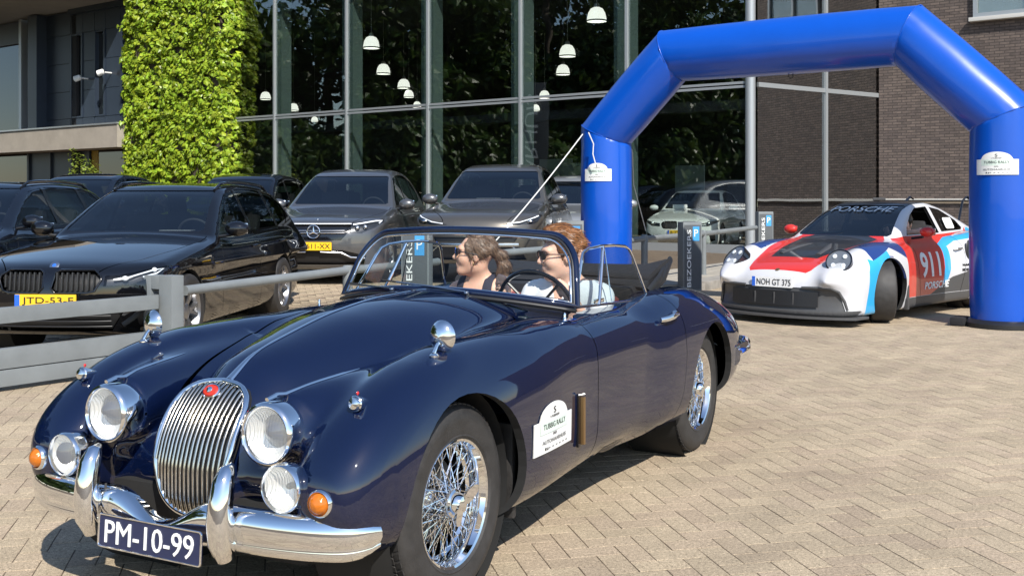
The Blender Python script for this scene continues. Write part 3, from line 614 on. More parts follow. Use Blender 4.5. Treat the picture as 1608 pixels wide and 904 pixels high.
b = MB(); b.box((-.05, 0, .33), (.1, .1, .66), ch=.006); b.build('gate_stile', 'grey_post', g)
t1 = post(546, 11.3, float(hgt(-1.7, 11.3)), .70, .052, 'round grey rail post behind the roadster windscreen')
rail('parking_rail', (gx + .16, gy + .05, .625), (t1[0], t1[1], .655), .042, 'grey tubular rail from the gate post towards the estate car')
rail('parking_rail', (t1[0], t1[1], .655), (-.85, 12.6, .67), .042, 'grey tubular rail seen through the roadster windscreen')
def pillar(px, Z, z0, lab, face, w_=.30, dp=.20, h=1.02):
    X = (px - 804) / F_ * Z; g = empty('visitor_pillar', (X, Z, z0), R(face), lab, 'parking pillar', 'visitor parking pillars')
    b = MB(); b.box((0, 0, h / 2), (w_, dp, h), ch=.006); b.build('column', 'grey_post', g)
    b = MB(); b.box((0, -dp / 2 - .004, h / 2 - .01), (w_ - .035, .008, h - .07)); b.build('sign_panel', 'grey_post_dark', g, smooth=False)
    b = MB(); b.box((w_ * .17, -dp / 2 - .010, h - .175), (.105, .004, .21)); sg = b.build('parking_sign', 'sign_blue', g, smooth=False)
    M = np.array([[1, 0, 0, w_ * .17], [0, 0, -1, -dp / 2 - .0135], [0, 1, 0, h - .165], [0, 0, 0, 1.]]); text('sign_letter', 'P', .15, M, 'white_ink', sg, fit=(.062, .105))
    M = np.array([[0, -1, 0, -w_ * .20], [0, 0, -1, -dp / 2 - .0095], [1, 0, 0, h * .47], [0, 0, 0, 1.]]); text('lettering', 'BEZOEKERS', .1, M, 'white_ink', g, fit=(h * .83, .064))
    return g
pillar(655, 11.75, .05, 'grey visitor parking pillar seen through the roadster windscreen', -8)
pillar(899, 14.6, .08, 'grey visitor parking pillar behind the driver of the roadster', -5)
pillar(1083, 16.35, .03, 'grey visitor parking pillar between the blue arch leg and white sports car', 16)
pillar(1200, 21.6, .12, 'grey visitor parking pillar beside the showroom corner post', 8)
a1 = post(1012, 16.3, .10, .76, .05, 'grey rail post next to the blue arch leg'); a2 = post(1105, 18.6, .10, .76, .045, 'grey rail post behind the visitor parking pillar'); a3 = at(1187, 347, 21.5)
rail('parking_rail', (a1[0], a1[1], .80), (a2[0], a2[1], .80), .042, 'grey tubular rail ending beside the arch leg'); rail('parking_rail', (a2[0], a2[1], .80), (a3[0], a3[1], .83), .042, 'grey tubular rail running to the showroom corner pillar')
rail('parking_rail', (-.55, 12.9, .72), (.72, 14.45, .75), .042, 'grey tubular rail behind the people in the roadster')
rail('parking_rail', (1.02, 14.75, .76), (a1[0], a1[1], .80), .042, 'grey tubular rail passing behind the blue arch leg')
# ================================================================== classic navy roadster
# car frame: x back from the front axle, y to the car's right, z up
def sweep(x, y, z, yc, ry, zt, zb, n, x0, x1):
    X = np.clip(x, x0, x1); r = np.maximum(ry(X), .012); t, b = zt(X), zb(X); rz = np.maximum((t - b) / 2, .012)
    q = ((np.abs(y - yc(X)) / r) ** n + (np.abs(z - (t + b) / 2) / rz) ** n) ** (1 / n)
    return (q - 1) * np.minimum(r, rz) + np.abs(x - X)
C0 = lambda v: (lambda x: np.full_like(x, v))
J = {}
J['h_ry'] = pch([-.44, -.42, -.36, -.2, 0, .3, .8, 1.4, 2, 2.6, 3.1, 3.5, 3.68, 3.74], [.10, .34, .46, .6, .69, .755, .782, .788, .79, .785, .74, .6, .38, .05])
J['h_zt'] = pch([-.44, -.4, -.3, -.1, .2, .6, 1.0, 1.4, 2, 2.6, 3.1, 3.5, 3.74], [.46, .52, .58, .66, .75, .83, .885, .89, .875, .83, .74, .6, .44])
J['h_zb'] = pch([-.44, -.4, -.2, 0, .35, 2.3, 3, 3.5, 3.74], [.42, .36, .27, .21, .21, .21, .26, .33, .4])
J['f_yc'] = pch([-.62, -.5, -.2, .3, 1.2], [.600, .605, .603, .597, .59])
J['f_ry'] = pch([-.612, -.605, -.585, -.54, -.46, -.3, 0, .5, 1.2], [.012, .06, .098, .135, .163, .184, .195, .188, .07])
J['f_zt'] = pch([-.612, -.605, -.585, -.54, -.47, -.404, -.25, -.1, .1, .4, .7, 1.0, 1.25], [.49, .535, .575, .63, .69, .73, .80, .84, .868, .875, .855, .78, .58])
J['f_zb'] = pch([-.612, -.605, -.585, -.54, -.46, -.3, 0, .35, 1.25], [.47, .42, .375, .33, .29, .25, .21, .21, .25])
J['b_ry'] = pch([-.475, -.467, -.445, -.40, -.33, -.2, 0, .3, .6, .9, 1.15], [.02, .10, .145, .175, .20, .25, .31, .40, .455, .49, .5])
J['b_zt'] = pch([-.475, -.467, -.445, -.40, -.35, -.30, -.2, 0, .3, .6, .9, 1.05, 1.15], [.40, .52, .615, .692, .738, .772, .83, .885, .945, .975, .982, .972, .955])
J['b_zb'] = pch([-.475, -.455, -.4, 0, 1.15], [.34, .31, .3, .35, .4])
J['r_yc'] = pch([1.5, 2.2, 3, 3.6], [.59, .61, .585, .5])
J['r_ry'] = pch([1.5, 2, 2.6, 3.1, 3.45, 3.6, 3.66], [.07, .17, .2, .19, .15, .09, .02])
J['r_zt'] = pch([1.5, 1.9, 2.2, 2.5, 2.8, 3.1, 3.4, 3.58, 3.66], [.58, .825, .895, .905, .865, .78, .65, .54, .46])
J['r_zb'] = pch([1.5, 2.2, 3, 3.4, 3.66], [.25, .25, .27, .33, .42])
J['d_ry'] = pch([2.05, 2.3, 2.7, 3.2, 3.55, 3.68], [.5, .5, .46, .36, .2, .03])
J['d_zt'] = pch([2.05, 2.3, 2.7, 3.2, 3.5, 3.68], [.90, .915, .90, .80, .66, .5])
J['p_yc'] = pch([-.52, -.2, .3], [.362, .40, .45]); J['p_zc'] = pch([-.52, -.2, .3], [.645, .685, .74]); J['p_r'] = pch([-.52, -.38, -.1, .3], [.098, .112, .10, .05])
def jag_f(x, y, z):
    y = np.abs(y)
    f = sweep(x, y, z, C0(0.), J['h_ry'], J['h_zt'], J['h_zb'], 5.0, -.44, 3.74)
    f = smin(f, sweep(x, y, z, J['f_yc'], J['f_ry'], J['f_zt'], J['f_zb'], 2.5, -.612, 1.25), .10)
    f = smin(f, sweep(x, y, z, C0(0.), J['b_ry'], J['b_zt'], J['b_zb'], 2.15, -.475, 1.15), .085)
    f = smin(f, sweep(x, y, z, J['r_yc'], J['r_ry'], J['r_zt'], J['r_zb'], 2.5, 1.5, 3.66), .10)
    f = smin(f, sweep(x, y, z, C0(0.), J['d_ry'], J['d_zt'], C0(.35), 2.5, 2.05, 3.68), .08)
    X = np.clip(x, -.455, .3); p = np.sqrt((y - J['p_yc'](X)) ** 2 + (z - J['p_zc'](X)) ** 2) - J['p_r'](X) + np.abs(x - X)
    f = smin(f, p, .075)
    c = smax(smax(np.abs(x - 1.70) - .42, y - .555, .12), .42 - z, .08)
    return smax(f, -c, .03)
def ray(f, P0, P1, n=30, m=60):
    """first entry along P0 -> P1 (arrays allowed)"""
    P0 = np.atleast_2d(np.asarray(P0, float)); P1 = np.atleast_2d(np.asarray(P1, float)); t = np.linspace(0, 1, m); Q = P0[:, None] + (P1 - P0)[:, None] * t[None, :, None]
    v = f(Q[..., 0], Q[..., 1], Q[..., 2]) < 0; i = np.maximum(1, np.argmax(v, 1)); a, b = t[i - 1], t[i]
    for _ in range(12):
        c = (a + b) / 2; q = P0 + (P1 - P0) * c[:, None]; ins = f(q[:, 0], q[:, 1], q[:, 2]) < 0; b = np.where(ins, c, b); a = np.where(ins, a, c)
    return P0 + (P1 - P0) * b[:, None]
def ztop(f, x, y, z0=1.5, z1=.3): return float(ray(f, (x, y, z0), (x, y, z1))[0, 2])
def yside(f, x, z, sgn=-1): return float(ray(f, (x, 1.15 * sgn, z), (x, .1 * sgn, z))[0, 1])
def xfront(f, y, z, a=-1.3, b=.6): return float(ray(f, (a, y, z), (b, y, z))[0, 0])
def arch_cut(tm, cx, cz, r, ymin, inset=.035, n=44, parent=None):
    for s in (-1, 1):
        tm.delete(tm.cut('y', circ(cx, cz, r, n), lambda c, nn: c[:, 1] * s > ymin))
        fl = tm.edge_in(lambda V: (V[:, 1] * s > ymin + .02) & (np.abs(np.hypot(V[:, 0] - cx, V[:, 2] - cz) - r) < .012), np.array((0, -s * inset, 0)))
        if fl is not None and parent is not None: mk('arch_flange', fl[0], fl[1], 'underbody', parent, angle=60)
def wheel_well(cx, cz, r, parent, y0, y1):
    for s in (-1, 1):
        b = MB(); b.lathe([(r + .012, y1), (r + .012, y0), (.05, y0 - .005)], 36, frame((cx, 0, cz), (0, s, 0))); b.build('wheel_well', 'underbody', parent)
def jag_wheel(parent, cx, s):
    M = frame((cx, s * .655, .342), (0, s, 0))
    b = MB(); b.lathe([(.205, -.06), (.215, -.075), (.25, -.086), (.30, -.084), (.328, -.068), (.337, -.055), (.339, 0), (.337, .055), (.328, .068), (.315, .078), (.30, .083), (.285, .0865), (.28, .0855), (.25, .086), (.235, .082), (.23, .084), (.221, .076), (.212, .06)], 72, M)
    ty = b.build('tyre', 'rubber', parent)
    b = MB()
    for k in range(66):
        for j, h in enumerate((-.05, -.025, 0, .025, .05)):
            a = 2 * math.pi * (k + .5 * (j % 2)) / 66; Mr = M @ np.array([[math.cos(a), -math.sin(a), 0, 0], [math.sin(a), math.cos(a), 0, 0], [0, 0, 1, 0], [0, 0, 0, 1.]])
            sk = .35 * (1 if j % 2 else -1); Q = np.array([(.335, -.011 - sk * .01, h - .010), (.335, .011 - sk * .01, h - .010), (.335, .011 + sk * .01, h + .010), (.335, -.011 + sk * .01, h + .010)])
            Qt = Q.copy(); Qt[:, 0] = .3435 - .002 * abs(j - 2); b.add(b.T(np.concatenate([Q, Qt]), Mr), [(4, 5, 6, 7), (0, 1, 5, 4), (1, 2, 6, 5), (2, 3, 7, 6), (3, 0, 4, 7)])
    b.build('tread', 'rubber', parent, smooth=False)
    b = MB(); b.lathe([(.212, .058), (.221, .066), (.224, .073), (.219, .078), (.211, .074), (.205, .058), (.199, .045), (.197, .012), (.188, .002), (.19, -.03), (.2, -.06)], 72, M); rim = b.build('rim', 'chrome', parent)
    b = MB(); rg = random.Random(3)
    for k in range(84):
        a = 2 * math.pi * k / 84; lay = k % 3; d = (.62 if k % 2 else -.62) if lay < 2 else (.95 if k % 2 else -.95)
        h0, h1, r0 = ((.056, .006, .048), (-.02, -.022, .062), (.03, .04, .05))[lay]
        p = (.193 * math.cos(a), .193 * math.sin(a), h1); q = (r0 * math.cos(a + d), r0 * math.sin(a + d), h0)
        b.tube([p, q], .0018, 5, M=M, caps=False)
        b.ball((.192 * math.cos(a), .192 * math.sin(a), h1), .0048, 6, 4, M=M)
    sp = b.build('wire_spokes', 'chrome', parent); sp['kind'] = 'stuff'
    b = MB(); b.lathe([(.066, -.05), (.064, -.02), (.05, .0), (.046, .05), (.05, .062), (.048, .07), (.04, .075), (.036, .092), (.028, .104), (.012, .11), (.0005, .111)], 32, M); hub = b.build('hub', 'chrome', parent)
    b = MB()
    for sg in (-1, 1):
        e = np.array([(sg * r_, w_, h_) for r_, w_, h_ in ((.02, .02, .098), (.05, .024, .105), (.078, .017, .112), (.09, .004, .114), (.09, -.004, .114), (.078, -.017, .112), (.05, -.024, .105), (.02, -.02, .098))])
        A = R(35); Rm = np.array([[math.cos(A), -math.sin(A), 0], [math.sin(A), math.cos(A), 0], [0, 0, 1]]); e = e @ Rm.T
        up = e + (0, 0, .009); n = 8; b.add(b.T(np.concatenate([e, up]), M), [tuple(range(8))[::-1], tuple(range(8, 16))] + [(i, (i + 1) % 8, 8 + (i + 1) % 8, 8 + i) for i in range(8)])
    b.build('knock_off_ears', 'chrome', parent)
    b = MB(); b.lathe([(.15, -.055), (.15, -.03), (.14, -.024), (.06, -.024)], 32, M); b.build('brake_drum', 'steel_dark', parent)
mat('steel_dark', (.05, .05, .05), .5, .6)
def lamp(parent, name, c, r, dirv, depth, bez, lensm='fluted_lens', body='chrome', flutes=0):
    M = frame(c, dirv); g = empty(name, (0, 0, 0)); g.parent = parent
    b = MB(); b.lathe([(r * .35, -depth), (r * .8, -depth * .95), (r + bez * .95, -depth * .8), (r + bez * 1.3, -depth * .4), (r + bez * 1.3, 0), (r + bez * 1.1, .012), (r + bez * .4, .018), (r, .014), (r * .98, .004)], 40, M); b.build('bezel', body, g, angle=60)
    if lensm == 'amber':
        b = MB(); b.lathe([(r, .008), (r * .9, .022), (r * .6, .032), (r * .3, .036), (.0005, .037)], 28, M); b.build('lens', lensm, g); return g
    b = MB(); b.lathe([(r, .006), (r * .8, -.022), (r * .5, -.04), (r * .2, -.048), (.0005, -.05)], 32, M); b.build('reflector', 'fluted_reflector', g)
    b = MB(); b.lathe([(r * .15, -.05), (r * .15, -.030), (r * .1, -.024), (.0005, -.022)], 12, M); b.build('bulb_shield', 'steel_dark', g)
    b = MB(); b.lathe([(r, .012), (r * .8, .024), (r * .5, .032), (r * .2, .036), (.0005, .037)], 32, M); b.build('lens', lensm, g)
    return g
def fluted():
    m = mat('fluted_reflector', (.78, .78, .75), .24, .5, spec=.8); t = m.node_tree; p = t.nodes['Principled BSDF']; L = t.links.new
    tc = t.nodes.new('ShaderNodeTexCoord'); wv = t.nodes.new('ShaderNodeTexWave'); wv.bands_direction = 'Y'; wv.inputs['Scale'].default_value = 42; wv.inputs['Distortion'].default_value = .3
    L(tc.outputs['Object'], wv.inputs['Vector']); b = t.nodes.new('ShaderNodeBump'); b.inputs['Strength'].default_value = .5; b.inputs['Distance'].default_value = .004
    L(wv.outputs[0], b.inputs['Height']); L(b.outputs[0], p.inputs['Normal'])
fluted()
def fl_lens():
    m = mat('fluted_lens', (.86, .88, .86), .12, 0, coat=.6, spec=.6); t = m.node_tree; p = t.nodes['Principled BSDF']; p.inputs['Alpha'].default_value = .16; L = t.links.new
    tc = t.nodes.new('ShaderNodeTexCoord'); wv = t.nodes.new('ShaderNodeTexWave'); wv.bands_direction = 'Y'; wv.inputs['Scale'].default_value = 34; L(tc.outputs['Object'], wv.inputs['Vector']); b = t.nodes.new('ShaderNodeBump'); b.inputs['Strength'].default_value = .55; b.inputs['Distance'].default_value = .003; L(wv.outputs[0], b.inputs['Height']); L(b.outputs[0], p.inputs['Normal'])
fl_lens()
def rally_plate(parent, M, w, h, top_name='rally_plate', bend=None):
    """white arched rally plate with printed words; local x right, y up, z out"""
    pts = [(-w / 2, -h / 2), (w / 2, -h / 2), (w / 2, h * .17), (w * .36, h * .17)] + [(w * .36 * math.cos(R(a)), h * .17 + h * .33 * math.sin(R(a))) for a in range(15, 180, 15)] + [(-w * .36, h * .17), (-w / 2, h * .17)]
    def bd(V): return bend(V) if bend else V
    b = MB()
    xs = np.linspace(-w / 2, w / 2, 25)
    def top(x): return h * .17 + (h * .33 * math.sqrt(max(0, 1 - (x / (w * .36)) ** 2)) if abs(x) < w * .36 else 0)
    G = np.array([[(x, -h / 2 + (top(x) + h / 2) * t, 0) for x in xs] for t in (0, 1)]); Gb = G.copy(); Gb[:, :, 2] = -.003
    b.grid(b.T(bd(G.reshape(-1, 3)), M).reshape(2, 25, 3)); b.grid(b.T(bd(Gb.reshape(-1, 3)), M).reshape(2, 25, 3)[::-1])
    pl = b.build('plate_panel', 'white_plastic', parent, smooth=False)
    def txt(n, s, fw, fh, y, m='ink', x=0): text(n, s, .05, T4(M, 0, 0, 0), m, pl, fit=(fw, fh), extrude=.0004, bend=lambda V: bd(V + np.array([x, y, .0015])))
    b = MB(); G = np.array([[(x, y, .0008) for x in np.linspace(-w * .36, w * .36, 9)] for y in (-h * .1, h * .16)]); b.grid(b.T(bd(G.reshape(-1, 3)), M).reshape(2, 9, 3)); b.build('green_panel', 'pale_green', pl, smooth=False)
    txt('lettering', 'TUBBIG RALLY', w * .58, h * .11, h * .045); txt('lettering', '2025', w * .10, h * .05, -h * .145); txt('lettering', 'AUTOHAARHUIS', w * .62, h * .08, -h * .27, 'grey_ink')
    txt('lettering', 'S', w * .06, h * .13, h * .34); txt('lettering', "'t TUBBIGER", w * .24, h * .045, h * .22)
    txt('lettering', '■ ▲', w * .08, h * .06, -h * .41, 'ink', -w * .2); txt('lettering', '- - - - - -', w * .5, h * .02, -h * .41, 'grey_ink', w * .1)
    return pl
mat('pale_green', (.62, .72, .64), .5); mat('grey_ink', (.14, .14, .14), .5)
def build_jaguar():
    root = empty('classic_roadster', (-.8367, 4.1197, 0), R(90) - .4913, 'shiny navy blue vintage open roadster with chrome grille and wire wheels', 'car')
    V, F = surface_nets(jag_f, (-.72, -.92, .12), (3.85, .92, 1.06), .0135)
    bm = TM(V, F)
    ft = lambda c, n: n[:, 2] > .15
    # cut-outs: wheel arches, panel gaps
    arch_cut(bm, 0, .345, .378, .42, parent=root); arch_cut(bm, 2.591, .345, .37, .42, parent=root)
    bl = [(-.36, .255), (-.2, .30), (0, .36), (.25, .435), (.5, .49), (.75, .52), (.84, .515), (.9, .47), (.935, .38), (.95, .2), (.952, 0)]
    for s in (1, -1):
        gap(bm, 'z', [(x, s * y) for x, y in bl], .0065, ft)
        gap(bm, 'y', [(1.135, .93), (1.125, .87), (1.105, .82), (1.094, .70), (1.09, .5), (1.09, .2)], .0055, lambda c, n: (c[:, 1] * s > .52) & (np.abs(n[:, 0]) < .6))
        gap(bm, 'y', [(2.10, .93), (2.12, .80), (2.13, .6), (2.10, .4), (2.02, .2)], .0055, lambda c, n: (c[:, 1] * s > .56) & (np.abs(n[:, 0]) < .6))
    bon = cut(bm, 'z', [(x, y) for x, y in bl] + [(x, -y) for x, y in bl[::-1][1:]] + [(-.42, -.19), (-.42, .19)], lambda c, n: (n[:, 2] > .15) & (c[:, 2] > .55))
    Vb, Fb = take(bm, bon)
    for s, nm in ((-1, 'door'), (1, 'door')):
        dp = [(1.135, .95), (1.125, .87), (1.105, .82), (1.094, .70), (1.09, .5), (1.09, .2), (2.02, .2), (2.10, .4), (2.13, .6), (2.12, .8), (2.10, .95)]
        fs = cut(bm, 'y', dp, lambda c, n: (c[:, 1] * s > .565) & (c[:, 2] > .2))
        Vd, Fd = take(bm, fs); d = mk('door', Vd, Fd, 'navy_paint', root, angle=45)
        # handle, on the upper body
        ys = yside(jag_f, 1.98, .80, s); b = MB(); b.tube([(1.86, ys + s * .005, .795), (1.89, ys + s * .028, .80), (1.96, ys + s * .034, .805), (2.03, ys + s * .028, .808), (2.045, ys + s * .012, .808)], [.009, .011, .012, .013, .012], 10, flat=1.3)
        b.ball((2.035, ys + s * .015, .808), (.02, .02, .02), 12, 8); b.build('handle', 'chrome', d)
    body = bm.part('body', 'navy_paint', root)
    mk('bonnet', Vb, Fb, 'navy_paint', root, angle=45)
    wheel_well(0, .345, .378, root, .40, .72); wheel_well(2.591, .345, .37, root, .42, .72)
    b = MB(); b.box((1.35, 0, .30), (3.6, .9, .2), ch=.05); b.box((-.1, 0, .42), (.5, .7, .25)); b.build('chassis', 'underbody', root)
    for cx in (0, 2.591):
        for s in (-1, 1):
            g = empty('wire_wheel', (0, 0, 0)); g.parent = root; jag_wheel(g, cx, s)
    # mud flap seen inside the front arch
    for s in (-1, 1):
        b = MB(); b.box((.43, s * .62, .36), (.03, .22, .36), ch=.012); b.build('mud_flap', 'rubber', root)
    # grille
    xg = pch([.335, .40, .48, .56, .63, .69, .73, .758], [-.518, -.533, -.534, -.517, -.484, -.438, -.395, -.350])
    gw = pch([.335, .345, .37, .42, .50, .58, .66, .71, .738, .752, .758], [.0, .05, .092, .128, .155, .166, .163, .145, .110, .062, .0])
    G = lambda y, z, o=0: (float(xg(z)) + .9 * y * y - o, y, z)
    grille = empty('grille'); grille.parent = root
    out = []
    zs = [.335 + .423 * .5 * (1 - math.cos(math.pi * i / 40)) for i in range(41)]
    ring = [G(float(gw(z)), z) for z in zs] + [G(-float(gw(z)), z) for z in zs[::-1][1:-1]]
    b = MB(); b.tube(ring, .0115, 10, closed=True); b.build('surround', 'chrome', grille, angle=180)
    nb = 17
    for k in range(nb):
        y = -.152 + .304 * k / (nb - 1)
        zz = [z for z in np.linspace(.337, .756, 60) if gw(z) > abs(y) + .002]
        if len(zz) < 3: continue
        b = MB(); b.tube([G(y, z, .004) for z in zz], [.0054] * len(zz), 7, flat=1.0); b.build('grille_bar', 'chrome_worn', grille, angle=180)
    b = MB(); Gb = np.array([[(G(u * float(gw(z)), z, -.028)) for u in np.linspace(-1, 1, 9)] for z in np.linspace(.337, .756, 20)]); b.grid(Gb); b.build('grille_backing', 'black_trim', grille)
    b = MB(); Mb = frame(G(0, .736, .030), (-.80, 0, .60)); b.lathe([(.032, -.012), (.032, -.004), (.027, .002), (.0005, .006)], 28, Mb @ np.diag([1, .72, 1, 1])); bd = b.build('badge', 'badge_red', grille)
    b = MB(); b.lathe([(.038, -.014), (.038, -.004), (.0325, -.001), (.0325, -.008)], 28, Mb @ np.diag([1, .72, 1, 1])); b.build('badge_ring', 'chrome', grille)
    b = MB(); b.ball((0, 0, .006), (.012, .011, .006), 10, 6, Mb); b.build('badge_emblem', 'chrome', grille)
    # chrome strip down the bonnet
    pth = [(x, 0, ztop(jag_f, x, 0) + .002) for x in np.linspace(-.325, .95, 40)]
    b = MB(); b.tube(pth, [.016 * max(.28, 1 - i / 7) if i < 7 else .006 for i in range(40)], 8, flat=.55); b.build('bonnet_strip', 'chrome', root)
    # lamps
    mat_l = 'lamp_glass'
    for s in (-1, 1):
        c = (-.540, s * .360, .645); lamp(root, 'headlight', c, .086, (-1, s * .02, .02), .11, .013)
        b = MB(); pp = [(x, s * (.362 + (x + .52) * .12), ztop(jag_f, x, s * (.362 + (x + .52) * .12)) + .001) for x in np.linspace(-.40, -.12, 14)]
        b.tube([(-.545, s * .36, .755), (-.50, s * .362, .764), (-.46, s * .363, .76)] + pp, [.008, .009, .008] + [.006] * 10 + [.004, .003, .002, .001], 8, flat=.8); b.build('headlight_peak', 'chrome', root)
        lamp(root, 'fog_light', (-.612, s * .480, .505), .068, (-1, s * .01, .01), .07, .006)
        b = MB(); b.tube([(-.60, s * .48, .44), (-.60, s * .48, .40), (-.61, s * .48, .37)], .012, 8); b.build('fog_light_stem', 'chrome', root)
        lamp(root, 'indicator', (-.606, s * .622, .477), .033, (-1, s * .12, .03), .05, .008, 'amber')
        zs_ = ztop(jag_f, -.404, s * .618); g = empty('side_light'); g.parent = root; Ms = frame((-.425, s * .618, zs_ + .016), (-1, 0, .1))
        b = MB(); b.lathe([(.0005, -.085), (.008, -.07), (.018, -.035), (.025, -.005), (.026, .004), (.022, .008)], 20, Ms); b.build('shell', 'chrome', g)
        b = MB(); b.lathe([(.022, .006), (.018, .015), (.0005, .021)], 16, Ms); b.build('lens', 'lamp_reflector', g)
        b = MB(); b.ball((-.415, s * .618, zs_ + .047), (.006, .004, .006), 8, 6); b.build('tell_tale', 'red_lens', g)
        # wing mirror
        xm = -.02 if s < 0 else -.13; zb_ = ztop(jag_f, xm, s * (.655 if s < 0 else .62)) - .036; g = empty('wing_mirror'); g.parent = root; yo = s * (.655 if s < 0 else .62)
        b = MB(); b.lathe([(.019, -.01), (.018, .006), (.01, .014)], 16, frame((xm, yo, zb_ + .03), (0, 0, 1))); b.tube([(xm, yo, zb_), (xm - .002, yo, zb_ + .045), (xm + .015, yo, zb_ + .066), (xm + .032, yo, zb_ + .080), (xm + .045, yo, zb_ + .09)], [.009, .007, .006, .006, .009], 8); b.build('stem', 'chrome', g)
        Mm = frame((xm + .052, yo, zb_ + .096), (1, -s * .10 - .05, .02)); b = MB(); b.lathe([(.0005, -.030), (.02, -.027), (.038, -.018), (.049, -.004), (.051, .002), (.048, .004), (.0005, .004)], 28, Mm @ np.diag([1, 1.12, 1, 1])); b.build('mirror_head', 'chrome', g)
    # front bumper blade with centre dip, over-riders and plate
    prof = [(-.03, -.072), (-.005, -.078), (.02, -.072), (.032, -.055), (.033, -.04), (.029, -.032), (.034, -.022), (.041, 0), (.040, .03), (.032, .055), (.016, .072), (-.008, .078), (-.03, .072)]
    BW = .722; bx = pch([0, .2, .4, .53, .62, .68, .708, BW], [-.632, -.63, -.622, -.604, -.578, -.545, -.51, -.47]); prof = [(o * .92, zz * .9) for o, zz in prof]
    ys = np.concatenate([np.linspace(-BW, -.64, 10)[:-1], np.linspace(-.64, .64, 57), np.linspace(.64, BW, 10)[1:]])
    def bsec(y):
        a = abs(y); x = float(bx(a)); dx = (float(bx(min(BW, a + .004))) - float(bx(max(0, a - .004)))) / (min(BW, a + .004) - max(0, a - .004)); sy = 1 if y >= 0 else -1
        n = np.array([-1, dx * sy]); n /= np.linalg.norm(n); k = .5 * (1 + math.cos(math.pi * min(1, a / .22))); e = .62 + .38 * math.sqrt(max(0.0, 1 - max(0, (a - .66) / (BW - .66)) ** 2))
        return [(x + n[0] * o * (.5 + .5 * e), y + n[1] * o, .362 + (zz * e if zz < 0 else zz * e * (1 - .8 * k)) - .03 * k) for o, zz in prof]
    b = MB(); b.grid(np.array([bsec(y) for y in ys])); b.build('front_bumper', 'chrome', root, angle=180)
    for s in (-1, 1):
        b = MB(); P = [(-.632, .268), (-.662, .285), (-.682, .33), (-.688, .39), (-.682, .45), (-.67, .51), (-.652, .545), (-.63, .562)]
        b.tube([(x, s * .294, z) for x, z in P], [.012, .033, .041, .042, .040, .036, .026, .008], 18, flat=.95); b.build('over_rider', 'chrome', root, angle=180)
        b = MB(); b.tube([(x, s * .294 - s * .046, z) for x, z in ((-.64, .28), (-.655, .37), (-.645, .44))], .004, 6); b.build('over_rider_seal', 'rubber', root)
    Mp = frame((-.692, 0, .302), (-1, 0, .06)); b = MB(); b.prism(rrect(.45, .104, .01), -.004, .002, Mp); pl = b.build('number_plate', 'plate_navy', root, smooth=False)
    b = MB(); b.tube([(x, y, .003) for x, y in rrect(.45, .104, .01)], .0035, 6, closed=True, M=Mp); b.build('plate_rim', 'chrome', pl)
    plate_text('plate_lettering', 'PM-10-99', .39, .074, Mp, 'white_ink', pl)
    b = MB(); b.box((-.665, 0, .31), (.05, .1, .03)); b.build('plate_bracket', 'black_trim', root)
    # rear bumper
    pts = [(3.05, -.80), (3.3, -.79), (3.55, -.72), (3.72, -.55), (3.78, -.3), (3.79, 0)]; pts = pts + [(x, -y) for x, y in pts[::-1][1:]]
    b = MB(); b.tube([(x, y, .47) for x, y in pts], .035, 12, flat=1.6); b.build('rear_bumper', 'chrome', root)
    for s in (-1, 1):
        b = MB(); b.ball((3.40, s * .62, .665), (.07, .035, .04), 14, 10); b.build('tail_light', 'red_lens', root)
    # side vent flap and rally plate on the wing
    for s in (-1, 1):
        y0 = yside(jag_f, .875, .47, s); b = MB(); b.box((.872, y0 + s * .004, .478), (.036, .012, .215), ch=.004); v = b.build('wing_vent', 'black_gloss', root)
        b = MB(); b.box((.880, y0 + s * .018, .478), (.018, .016, .195), ch=.003); b.build('vent_flap', 'brass', v)
        b = MB(); b.tube([(.862, y0 + s * .006, .585), (.88, y0 + s * .025, .588), (.89, y0 + s * .02, .588)], .003, 6); b.build('vent_stay', 'steel', v)
    y0 = yside(jag_f, .6, .5); Mr = frame((.595, y0 - .006, .512), (0, -1, 0))
    def bend(V):
        V = np.array(V); X = .595 + V[:, 0]; Z = .512 + V[:, 1]; o = np.ones_like(X)
        V[:, 2] -= ray(jag_f, np.stack([X, -1.1 * o, Z], 1), np.stack([X, -.1 * o, Z], 1))[:, 1] - y0; return V
    pl = rally_plate(root, Mr, .362, .186, bend=bend); pl.name = 'rally_plate'
    # small studs on scuttle
    for s in (-1, 1):
        z = ztop(jag_f, 1.02, s * .66); b = MB(); b.lathe([(.012, 0), (.008, .006), (.005, .02), (.006, .03), (.003, .036)], 10, frame((1.02, s * .66, z), (0, 0, 1))); b.build('scuttle_stud', 'chrome', root)
    # windscreen
    ws = empty('windscreen'); ws.parent = root
    def wpt(u, v):   # u -1..1 across, v 0..1 up
        k = abs(u); xb, yb, zb_ = .985 + .205 * k ** 2.2, .64 * u, .978 - .066 * k ** 2
        xt, yt, zt_ = 1.255 + .10 * k ** 2.2, .575 * u, 1.245 - .03 * k ** 2
        bul = -.02 * math.sin(math.pi * v)
        return np.array((xb + (xt - xb) * v + bul, yb + (yt - yb) * v, zb_ + (zt_ - zb_) * v))
    def outline(r, du=0, dv=0):
        P = []
        U, Vv = 1 - du, 1 - dv
        for i in range(25): P.append((-U + 2 * U * i / 24 , dv * .6))
        cu, cv = .21, .50
        for i in range(1, 9): a = R(90 * i / 9); P.append((U - cu + cu * math.cos(a), Vv - cv + cv * math.sin(a)))
        for i in range(25): P.append((U - cu - 2 * (U - cu) * i / 24, Vv))
        for i in range(1, 9): a = R(90 + 90 * i / 9); P.append((-U + cu + cu * math.cos(a), Vv - cv + cv * math.sin(a)))
        return [wpt(u, v) for u, v in P]
    b = MB(); b.tube(outline(0), .0155, 10, closed=True); b.build('frame', 'navy_paint', ws, angle=180)
